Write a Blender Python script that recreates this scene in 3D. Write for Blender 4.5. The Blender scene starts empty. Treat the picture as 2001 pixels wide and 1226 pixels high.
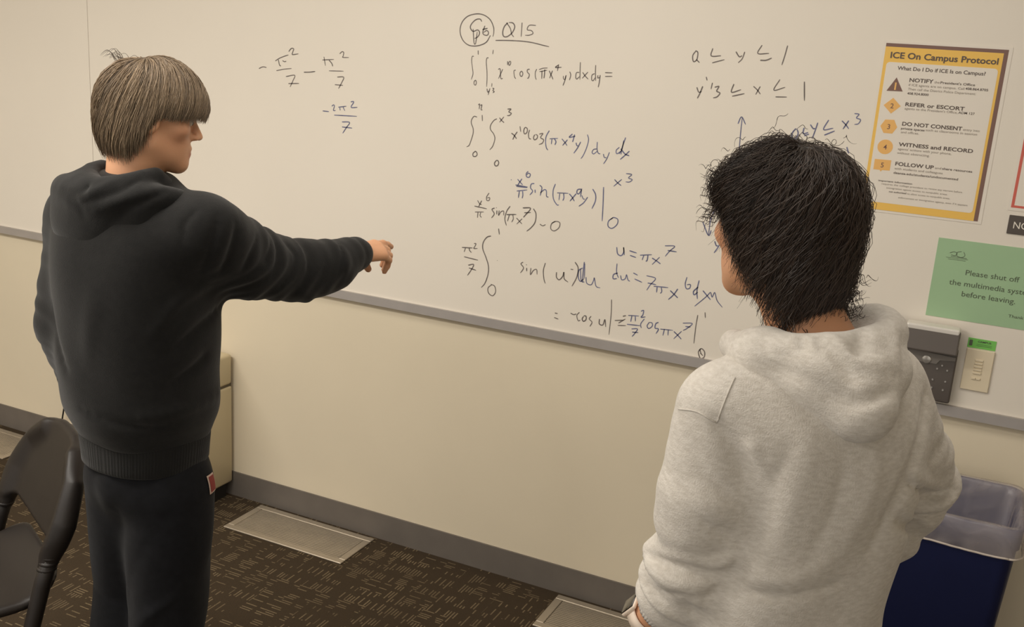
import bpy, bmesh, math
import numpy as np
from mathutils import Matrix, Vector

# ------------------------------------------------------------------ camera
scene = bpy.context.scene
COL = scene.collection
CAM_POS = Vector((0.0, -2.9668, 1.8101))
YAW, PITCH, ROLL, F_PX = -0.428901, -0.258165, 0.067121, 2000.0
fwd = Vector((math.sin(YAW)*math.cos(PITCH), math.cos(YAW)*math.cos(PITCH), math.sin(PITCH)))
rgt = Vector((math.cos(YAW), -math.sin(YAW), 0.0))
upv = rgt.cross(fwd)
r2 = rgt*math.cos(ROLL) + upv*math.sin(ROLL)
u2 = -rgt*math.sin(ROLL) + upv*math.cos(ROLL)
cam = bpy.data.cameras.new('camera')
cam.sensor_width = 36.0
cam.lens = F_PX/2001.0*36.0
cam.clip_start = 0.05
cam_o = bpy.data.objects.new('camera', cam)
COL.objects.link(cam_o)
cam_o.matrix_world = Matrix((( r2.x, u2.x, -fwd.x, CAM_POS.x), (r2.y, u2.y, -fwd.y, CAM_POS.y), (r2.z, u2.z, -fwd.z, CAM_POS.z), (0, 0, 0, 1)))
scene.camera = cam_o

# ------------------------------------------------------------------ world, lights, exposure
scene.view_settings.view_transform = 'Standard'
scene.view_settings.look = 'None'
scene.view_settings.gamma = 1.0
scene.view_settings.use_curve_mapping = False
scene.view_settings.exposure = 0.24
world = bpy.data.worlds.new('world')
scene.world = world
world.use_nodes = True
bgn = world.node_tree.nodes['Background']
bgn.inputs[0].default_value = (1.0, 0.945, 0.86, 1)
bgn.inputs[1].default_value = 0.72

def ceiling_lamp(name, loc, sx, sy, power, colr=(1.0, 0.94, 0.855)):
    l = bpy.data.lights.new(name, 'AREA')
    l.shape = 'RECTANGLE'; l.size = sx; l.size_y = sy
    l.energy = power; l.color = colr
    o = bpy.data.objects.new(name, l); COL.objects.link(o)
    o.location = loc
    return o
ceiling_lamp('ceiling_light', (-0.9, -1.25, 2.68), 2.4, 0.6, 18)
ceiling_lamp('ceiling_light', (-2.9, -2.3, 2.68), 2.4, 0.6, 66)
ceiling_lamp('ceiling_light', (-1.9, -3.9, 2.68), 2.4, 0.6, 20)

# ------------------------------------------------------------------ materials
def srgb(r, g, b):
    f = lambda c: (c/255/12.92) if c/255 <= 0.04045 else ((c/255+0.055)/1.055)**2.4
    return (f(r), f(g), f(b), 1.0)

def mat(name, col, rough=0.6, metal=0.0, noise=0.0, nscale=30.0, bump=0.0, bscale=200.0, spec=0.5, sheen=0.0, sss=0.0, alpha=1.0, trans=0.0, coat=0.0, col2=None, stretch=None, vcol=False):
    m = bpy.data.materials.new(name); m.use_nodes = True
    nt = m.node_tree; b = nt.nodes['Principled BSDF']
    b.inputs['Base Color'].default_value = col
    b.inputs['Roughness'].default_value = rough
    b.inputs['Metallic'].default_value = metal
    b.inputs['Specular IOR Level'].default_value = spec
    b.inputs['Alpha'].default_value = alpha
    b.inputs['Transmission Weight'].default_value = trans
    b.inputs['Coat Weight'].default_value = coat
    if sheen:
        b.inputs['Sheen Weight'].default_value = sheen
        b.inputs['Sheen Roughness'].default_value = 0.5
    if sss:
        b.inputs['Subsurface Weight'].default_value = sss
        b.inputs['Subsurface Radius'].default_value = (0.012, 0.005, 0.003)
        b.inputs['Subsurface Scale'].default_value = 0.6
    tc = nt.nodes.new('ShaderNodeTexCoord')
    vec = tc.outputs['Object']
    if stretch:
        mp = nt.nodes.new('ShaderNodeMapping'); mp.inputs['Scale'].default_value = stretch
        nt.links.new(vec, mp.inputs['Vector']); vec = mp.outputs['Vector']
    if noise:
        n = nt.nodes.new('ShaderNodeTexNoise'); n.inputs['Scale'].default_value = nscale; n.inputs['Detail'].default_value = 4
        nt.links.new(vec, n.inputs['Vector'])
        rp = nt.nodes.new('ShaderNodeValToRGB')
        c2 = col2 or tuple(c*(1-noise) for c in col[:3])+(1,)
        c1 = col if col2 else tuple(min(1, c*(1+noise)) for c in col[:3])+(1,)
        rp.color_ramp.elements[0].position = 0.32; rp.color_ramp.elements[1].position = 0.68
        rp.color_ramp.elements[0].color = c2; rp.color_ramp.elements[1].color = c1
        nt.links.new(n.outputs['Fac'], rp.inputs['Fac'])
        src = rp.outputs['Color']
        nt.links.new(src, b.inputs['Base Color'])
    if vcol:
        a = nt.nodes.new('ShaderNodeAttribute'); a.attribute_name = 'tint'
        nt.links.new(a.outputs['Color'], b.inputs['Base Color'])
    if bump:
        n2 = nt.nodes.new('ShaderNodeTexNoise'); n2.inputs['Scale'].default_value = bscale; n2.inputs['Detail'].default_value = 3
        nt.links.new(tc.outputs['Object'], n2.inputs['Vector'])
        bp = nt.nodes.new('ShaderNodeBump'); bp.inputs['Strength'].default_value = bump; bp.inputs['Distance'].default_value = 0.004
        nt.links.new(n2.outputs['Fac'], bp.inputs['Height'])
        nt.links.new(bp.outputs['Normal'], b.inputs['Normal'])
    return m

M = {}
M['wall'] = mat('painted_wall', srgb(222, 210, 186), 0.55, noise=0.015, nscale=3, bump=0.05, bscale=120, spec=0.3)
M['board'] = mat('whiteboard_surface', srgb(229, 221, 208), 0.32, noise=0.012, nscale=2.0, spec=0.35)
M['alu'] = mat('aluminium_rail', srgb(176, 170, 166), 0.45, metal=0.35, noise=0.03, nscale=20)
M['baseboard'] = mat('rubber_baseboard', srgb(108, 101, 94), 0.55, noise=0.05, nscale=12, spec=0.35)
M['ceiling'] = mat('ceiling_tile', srgb(225, 220, 210), 0.9)
M['ink_black'] = mat('black_marker_ink', srgb(112, 103, 98), 0.6, noise=0.25, nscale=60)
M['ink_blue'] = mat('blue_marker_ink', srgb(104, 106, 136), 0.6, noise=0.25, nscale=60)
M['paper'] = mat('white_paper', srgb(228, 220, 208), 0.5, spec=0.4)
M['yellow'] = mat('yellow_print', srgb(235, 190, 92), 0.5)
M['brown'] = mat('brown_print', srgb(122, 92, 82), 0.5)
M['darktext'] = mat('dark_print', srgb(92, 80, 74), 0.6)
M['graytext'] = mat('gray_print', srgb(150, 140, 130), 0.6)
M['badge'] = mat('orange_print', srgb(232, 180, 105), 0.5)
M['red'] = mat('red_print', srgb(205, 100, 85), 0.5)
M['sign_black'] = mat('black_sign_plastic', srgb(82, 74, 68), 0.45)
M['sign_white'] = mat('white_letter', srgb(235, 228, 215), 0.5)
M['green'] = mat('green_paper', srgb(158, 190, 150), 0.6, noise=0.015, nscale=8)
M['greentext'] = mat('green_sheet_print', srgb(88, 98, 78), 0.6)
M['sticker'] = mat('bright_green_sticker', srgb(120, 195, 92), 0.5)
M['phone'] = mat('dark_phone_plastic', srgb(92, 85, 80), 0.45, bump=0.02)
M['phone_gray'] = mat('gray_phone_plastic', srgb(134, 128, 122), 0.4)
M['silver'] = mat('silver_plastic', srgb(225, 220, 212), 0.3, metal=0.2)
M['button'] = mat('chrome_button', srgb(200, 196, 190), 0.25, metal=0.6)
M['plate'] = mat('ivory_plastic', srgb(226, 212, 184), 0.4)
M['cabinet'] = mat('beige_enamel', srgb(196, 182, 150), 0.4, noise=0.02, nscale=5)
M['dark_plastic'] = mat('black_plastic_foot', srgb(40, 38, 36), 0.5)
M['vent'] = mat('vent_metal', srgb(176, 164, 146), 0.4, metal=0.5, noise=0.06, nscale=15)
M['vent_dark'] = mat('vent_duct', srgb(40, 36, 32), 0.8)
M['chair'] = mat('black_chair_plastic', srgb(35, 30, 27), 0.45, noise=0.08, nscale=10, bump=0.08, bscale=700, spec=0.35)
M['cord'] = mat('black_cord', srgb(26, 24, 24), 0.5)
M['bin'] = mat('blue_bin_plastic', srgb(34, 42, 84), 0.45, noise=0.05, nscale=8)
M['skin'] = mat('skin', srgb(214, 160, 122), 0.5, sss=0.15, vcol=True, bump=0.04, bscale=350)
M['black_fleece'] = mat('black_fleece', (0.0085, 0.0082, 0.0078, 1), 0.85, noise=0.15, nscale=60, bump=0.25, bscale=500, spec=0.15, sheen=0.15)
M['black_rib'] = mat('black_ribbing', (0.0085, 0.0082, 0.0078, 1), 0.85, bump=0.2, bscale=500, spec=0.15, sheen=0.15)
M['pants'] = mat('black_sweatpants_fleece', (0.0085, 0.0088, 0.0105, 1), 0.85, noise=0.15, nscale=50, bump=0.2, bscale=500, spec=0.12, sheen=0.05)
M['gray_fleece'] = mat('heather_gray_fleece', srgb(210, 204, 195), 0.9, noise=1, nscale=150, col2=srgb(193, 186, 176), bump=0.3, bscale=420, spec=0.15, sheen=0.25, stretch=(0.55, 0.55, 1.5))
M['gray_rib'] = mat('heather_gray_ribbing', srgb(203, 197, 187), 0.9, noise=1, nscale=90, col2=srgb(192, 185, 175), bump=0.3, bscale=420, spec=0.15, sheen=0.25)
M['hair'] = mat('hair_strands', (0.1, 0.07, 0.05, 1), 0.42, spec=0.4, vcol=True)
M['denim'] = mat('dark_denim', srgb(40, 42, 52), 0.8, noise=0.1, nscale=80)
M['shoe'] = mat('white_sneaker', srgb(190, 185, 178), 0.6)
M['eye_white'] = mat('eye_white', srgb(205, 192, 180), 0.3)
M['gap'] = mat('dark_gap', srgb(92, 82, 66), 0.7)
M['hem'] = mat('folded_film', srgb(214, 202, 190), 0.35, alpha=0.75)
M['iris'] = mat('iris', srgb(70, 85, 80), 0.2)
M['patch_red'] = mat('red_embroidery', srgb(140, 52, 46), 0.7)
M['patch_white'] = mat('white_embroidery', srgb(205, 180, 165), 0.7)
M['watch_band'] = mat('pale_watch_band', srgb(232, 214, 196), 0.4)
M['watch_face'] = mat('black_watch_glass', srgb(20, 19, 20), 0.12, coat=0.6)

def carpet_material():
    m = bpy.data.materials.new('carpet_tile'); m.use_nodes = True
    nt = m.node_tree; N = nt.nodes; L = nt.links; b = N['Principled BSDF']
    b.inputs['Roughness'].default_value = 0.95; b.inputs['Specular IOR Level'].default_value = 0.1
    tc = N.new('ShaderNodeTexCoord'); sep = N.new('ShaderNodeSeparateXYZ'); L.new(tc.outputs['Object'], sep.inputs[0])
    def mth(op, a, bb=None, c=None):
        n = N.new('ShaderNodeMath'); n.operation = op
        for i, v in enumerate((a, bb, c)):
            if v is None: continue
            if isinstance(v, (int, float)): n.inputs[i].default_value = v
            else: L.new(v, n.inputs[i])
        return n.outputs[0]
    def wn(x, y, z=0.0):
        c = N.new('ShaderNodeCombineXYZ')
        for i, v in enumerate((x, y, z)):
            if isinstance(v, (int, float)): c.inputs[i].default_value = v
            else: L.new(v, c.inputs[i])
        w = N.new('ShaderNodeTexWhiteNoise'); w.noise_dimensions = '3D'; L.new(c.outputs[0], w.inputs['Vector'])
        return w.outputs['Value']
    X, Y = sep.outputs[0], sep.outputs[1]
    CS = 0.085
    cx = mth('FLOOR', mth('DIVIDE', X, CS)); cy = mth('FLOOR', mth('DIVIDE', Y, CS))
    sel = mth('GREATER_THAN', wn(cx, cy, 3.7), 0.5)
    nsel = mth('SUBTRACT', 1.0, sel)
    u = mth('ADD', mth('MULTIPLY', X, sel), mth('MULTIPLY', Y, nsel))
    v = mth('ADD', mth('MULTIPLY', Y, sel), mth('MULTIPLY', X, nsel))
    SW = 0.0106
    si = mth('FLOOR', mth('DIVIDE', u, SW)); fu = mth('FRACT', mth('DIVIDE', u, SW))
    r1 = wn(si, cx, cy)
    r2_ = wn(si, mth('ADD', cx, 0.37), cy)
    fv = mth('FRACT', mth('ADD', mth('DIVIDE', v, CS), mth('MULTIPLY', r1, 0.35)))
    line = mth('MULTIPLY', mth('GREATER_THAN', fu, 0.38), mth('LESS_THAN', fu, 0.78))
    on = mth('GREATER_THAN', r2_, 0.5)
    seg = mth('LESS_THAN', fv, mth('ADD', 0.35, mth('MULTIPLY', r1, 0.5)))
    mask = mth('MULTIPLY', mth('MULTIPLY', line, on), seg)
    nz = N.new('ShaderNodeTexNoise'); nz.inputs['Scale'].default_value = 420; nz.inputs['Detail'].default_value = 2
    L.new(tc.outputs['Object'], nz.inputs['Vector'])
    big = N.new('ShaderNodeTexNoise'); big.inputs['Scale'].default_value = 7; big.inputs['Detail'].default_value = 2
    L.new(tc.outputs['Object'], big.inputs['Vector'])
    amt = mth('MULTIPLY', mask, mth('MULTIPLY', nz.outputs['Fac'], mth('ADD', 0.15, mth('MULTIPLY', big.outputs['Fac'], 1.7))))
    mx = N.new('ShaderNodeMix'); mx.data_type = 'RGBA'
    mx.inputs['A'].default_value = srgb(70, 59, 46); mx.inputs['B'].default_value = srgb(150, 132, 104)
    L.new(amt, mx.inputs['Factor'])
    mx2 = N.new('ShaderNodeMix'); mx2.data_type = 'RGBA'; mx2.blend_type = 'MULTIPLY'; mx2.inputs['Factor'].default_value = 0.45
    L.new(mx.outputs['Result'], mx2.inputs['A']); L.new(nz.outputs['Color'], mx2.inputs['B'])
    rp = N.new('ShaderNodeValToRGB'); rp.color_ramp.elements[0].color = (0.35, 0.35, 0.35, 1); rp.color_ramp.elements[0].position = 0.3; rp.color_ramp.elements[1].position = 0.7
    L.new(nz.outputs['Fac'], rp.inputs['Fac']); L.new(rp.outputs['Color'], mx2.inputs['B'])
    L.new(mx2.outputs['Result'], b.inputs['Base Color'])
    bp = N.new('ShaderNodeBump'); bp.inputs['Strength'].default_value = 0.5; bp.inputs['Distance'].default_value = 0.004
    L.new(nz.outputs['Fac'], bp.inputs['Height']); L.new(bp.outputs['Normal'], b.inputs['Normal'])
    return m
M['carpet'] = carpet_material()

def liner_material():
    m = bpy.data.materials.new('clear_bag_film'); m.use_nodes = True
    nt = m.node_tree; N = nt.nodes; L = nt.links; b = N['Principled BSDF']
    b.inputs['Base Color'].default_value = srgb(196, 186, 184); b.inputs['Roughness'].default_value = 0.28
    b.inputs['Specular IOR Level'].default_value = 0.6
    tc = N.new('ShaderNodeTexCoord')
    n = N.new('ShaderNodeTexNoise'); n.inputs['Scale'].default_value = 9; n.inputs['Detail'].default_value = 3; n.inputs['Distortion'].default_value = 0.8
    L.new(tc.outputs['Object'], n.inputs['Vector'])
    mr = N.new('ShaderNodeMapRange'); mr.inputs['From Min'].default_value = 0.35; mr.inputs['From Max'].default_value = 0.7
    mr.inputs['To Min'].default_value = 0.24; mr.inputs['To Max'].default_value = 0.44
    L.new(n.outputs['Fac'], mr.inputs['Value']); L.new(mr.outputs['Result'], b.inputs['Alpha'])
    bp = N.new('ShaderNodeBump'); bp.inputs['Strength'].default_value = 0.7; bp.inputs['Distance'].default_value = 0.01
    L.new(n.outputs['Fac'], bp.inputs['Height']); L.new(bp.outputs['Normal'], b.inputs['Normal'])
    return m
M['liner'] = liner_material()

# ------------------------------------------------------------------ object helpers
def mk(name, verts, faces, material, parent=None, origin=(0, 0, 0), smooth=False, tint=None):
    me = bpy.data.meshes.new(name)
    v = np.asarray(verts, dtype=np.float64) - np.array(origin)
    if isinstance(faces, np.ndarray):
        k = faces.shape[1]
        me.vertices.add(len(v)); me.vertices.foreach_set('co', v.astype(np.float32).ravel())
        me.loops.add(faces.size); me.loops.foreach_set('vertex_index', faces.astype(np.int32).ravel())
        me.polygons.add(len(faces)); me.polygons.foreach_set('loop_start', (np.arange(len(faces))*k).astype(np.int32))
        me.update(calc_edges=True)
    else:
        me.from_pydata(v.tolist(), [], faces); me.update()
    if smooth: me.polygons.foreach_set('use_smooth', np.ones(len(me.polygons), dtype=bool))
    if tint is not None:
        a = me.color_attributes.new('tint', 'FLOAT_COLOR', 'POINT')
        t = np.ones((len(v), 4), np.float32); t[:, :3] = tint
        a.data.foreach_set('color', t.ravel())
    me.materials.append(material)
    o = bpy.data.objects.new(name, me); COL.objects.link(o)
    if parent is not None: o.parent = parent
    else: o.location = origin
    return o

def tag(o, label, cat, group=None):
    o['label'] = label; o['category'] = cat
    if group: o['group'] = group
    return o

def struct(o):
    o['kind'] = 'structure'; return o

def empty(name, loc, label, cat, group=None):
    o = bpy.data.objects.new(name, None); COL.objects.link(o); o.location = loc; o.empty_display_size = 0.05
    return tag(o, label, cat, group)

class MB:
    """collects shapes into one mesh (world coordinates)"""
    def __init__(s): s.v = []; s.f = []
    def add(s, v, f):
        n = len(s.v); s.v += [tuple(map(float, p)) for p in v]; s.f += [[i+n for i in q] for q in f]; return s
    def box(s, x0, x1, y0, y1, z0, z1, bev=0.0, seg=2, rot=None, piv=None):
        bm = bmesh.new(); bmesh.ops.create_cube(bm, size=1)
        for v in bm.verts:
            v.co = Vector(((x0+x1)/2+v.co.x*(x1-x0), (y0+y1)/2+v.co.y*(y1-y0), (z0+z1)/2+v.co.z*(z1-z0)))
        if bev: bmesh.ops.bevel(bm, geom=list(bm.edges), offset=bev, segments=seg, affect='EDGES', profile=0.5)
        if rot is not None:
            pv = Vector(piv or ((x0+x1)/2, (y0+y1)/2, (z0+z1)/2))
            for v in bm.verts: v.co = pv + rot @ (v.co-pv)
        bm.verts.index_update()
        s.add([v.co[:] for v in bm.verts], [[v.index for v in f.verts] for f in bm.faces]); bm.free(); return s
    def prism(s, poly, y0, y1):
        """poly: list of (x,z); extruded from y0 (front) to y1"""
        n = len(poly)
        v = [(x, y0, z) for x, z in poly]+[(x, y1, z) for x, z in poly]
        f = [list(range(n)), list(range(2*n-1, n-1, -1))]+[[i, i+n, (i+1) % n+n, (i+1) % n] for i in range(n)]
        return s.add(v, f)
    def tube(s, pts, r, k=10, caps=True):
        P = np.array(pts, float); n = len(P)
        R = np.full(n, r) if np.isscalar(r) else np.array(r, float)
        T = np.gradient(P, axis=0); T /= np.linalg.norm(T, axis=1)[:, None]
        a = np.array([0, 0, 1.0]) if abs(T[0][2]) < 0.9 else np.array([1.0, 0, 0])
        v = []
        for i in range(n):
            b1 = np.cross(T[i], a); b1 /= np.linalg.norm(b1); b2 = np.cross(T[i], b1); a = -b2 if False else a
            for j in range(k):
                t = 2*math.pi*j/k; v.append(P[i]+R[i]*(math.cos(t)*b1+math.sin(t)*b2))
        f = [[i*k+j, i*k+(j+1) % k, (i+1)*k+(j+1) % k, (i+1)*k+j] for i in range(n-1) for j in range(k)]
        if caps: f += [list(range(k))[::-1], [(n-1)*k+j for j in range(k)]]
        return s.add(v, f)
    def build(s, name, material, parent=None, origin=(0, 0, 0), smooth=False):
        return mk(name, s.v, s.f, material, parent, origin, smooth)

def catmull(pts, n=6):
    P = [np.array(p, float) for p in pts]
    if len(P) < 3: return P
    P = [2*P[0]-P[1]]+P+[2*P[-1]-P[-2]]; out = []
    for i in range(1, len(P)-2):
        for k in range(n):
            t = k/n; a, b, c, d = P[i-1:i+3]
            out.append(0.5*((2*b)+(c-a)*t+(2*a-5*b+4*c-d)*t*t+(3*b-a-3*c+d)*t**3))
    out.append(P[-2]); return out

_tc = {}
def text_poly(s, bold=0.0):
    key = (s, bold)
    if key in _tc: return _tc[key]
    cu = bpy.data.curves.new('t', 'FONT'); cu.body = s; cu.size = 1.0; cu.offset = bold; cu.resolution_u = 3
    ob = bpy.data.objects.new('t', cu); COL.objects.link(ob)
    dg = bpy.context.evaluated_depsgraph_get(); dg.update()
    me = bpy.data.meshes.new_from_object(ob.evaluated_get(dg))
    v = [tuple(x.co[:2]) for x in me.vertices]; f = [list(p.vertices) for p in me.polygons]
    bpy.data.objects.remove(ob); bpy.data.curves.remove(cu); bpy.data.meshes.remove(me)
    _tc[key] = (v, f); return v, f

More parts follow.
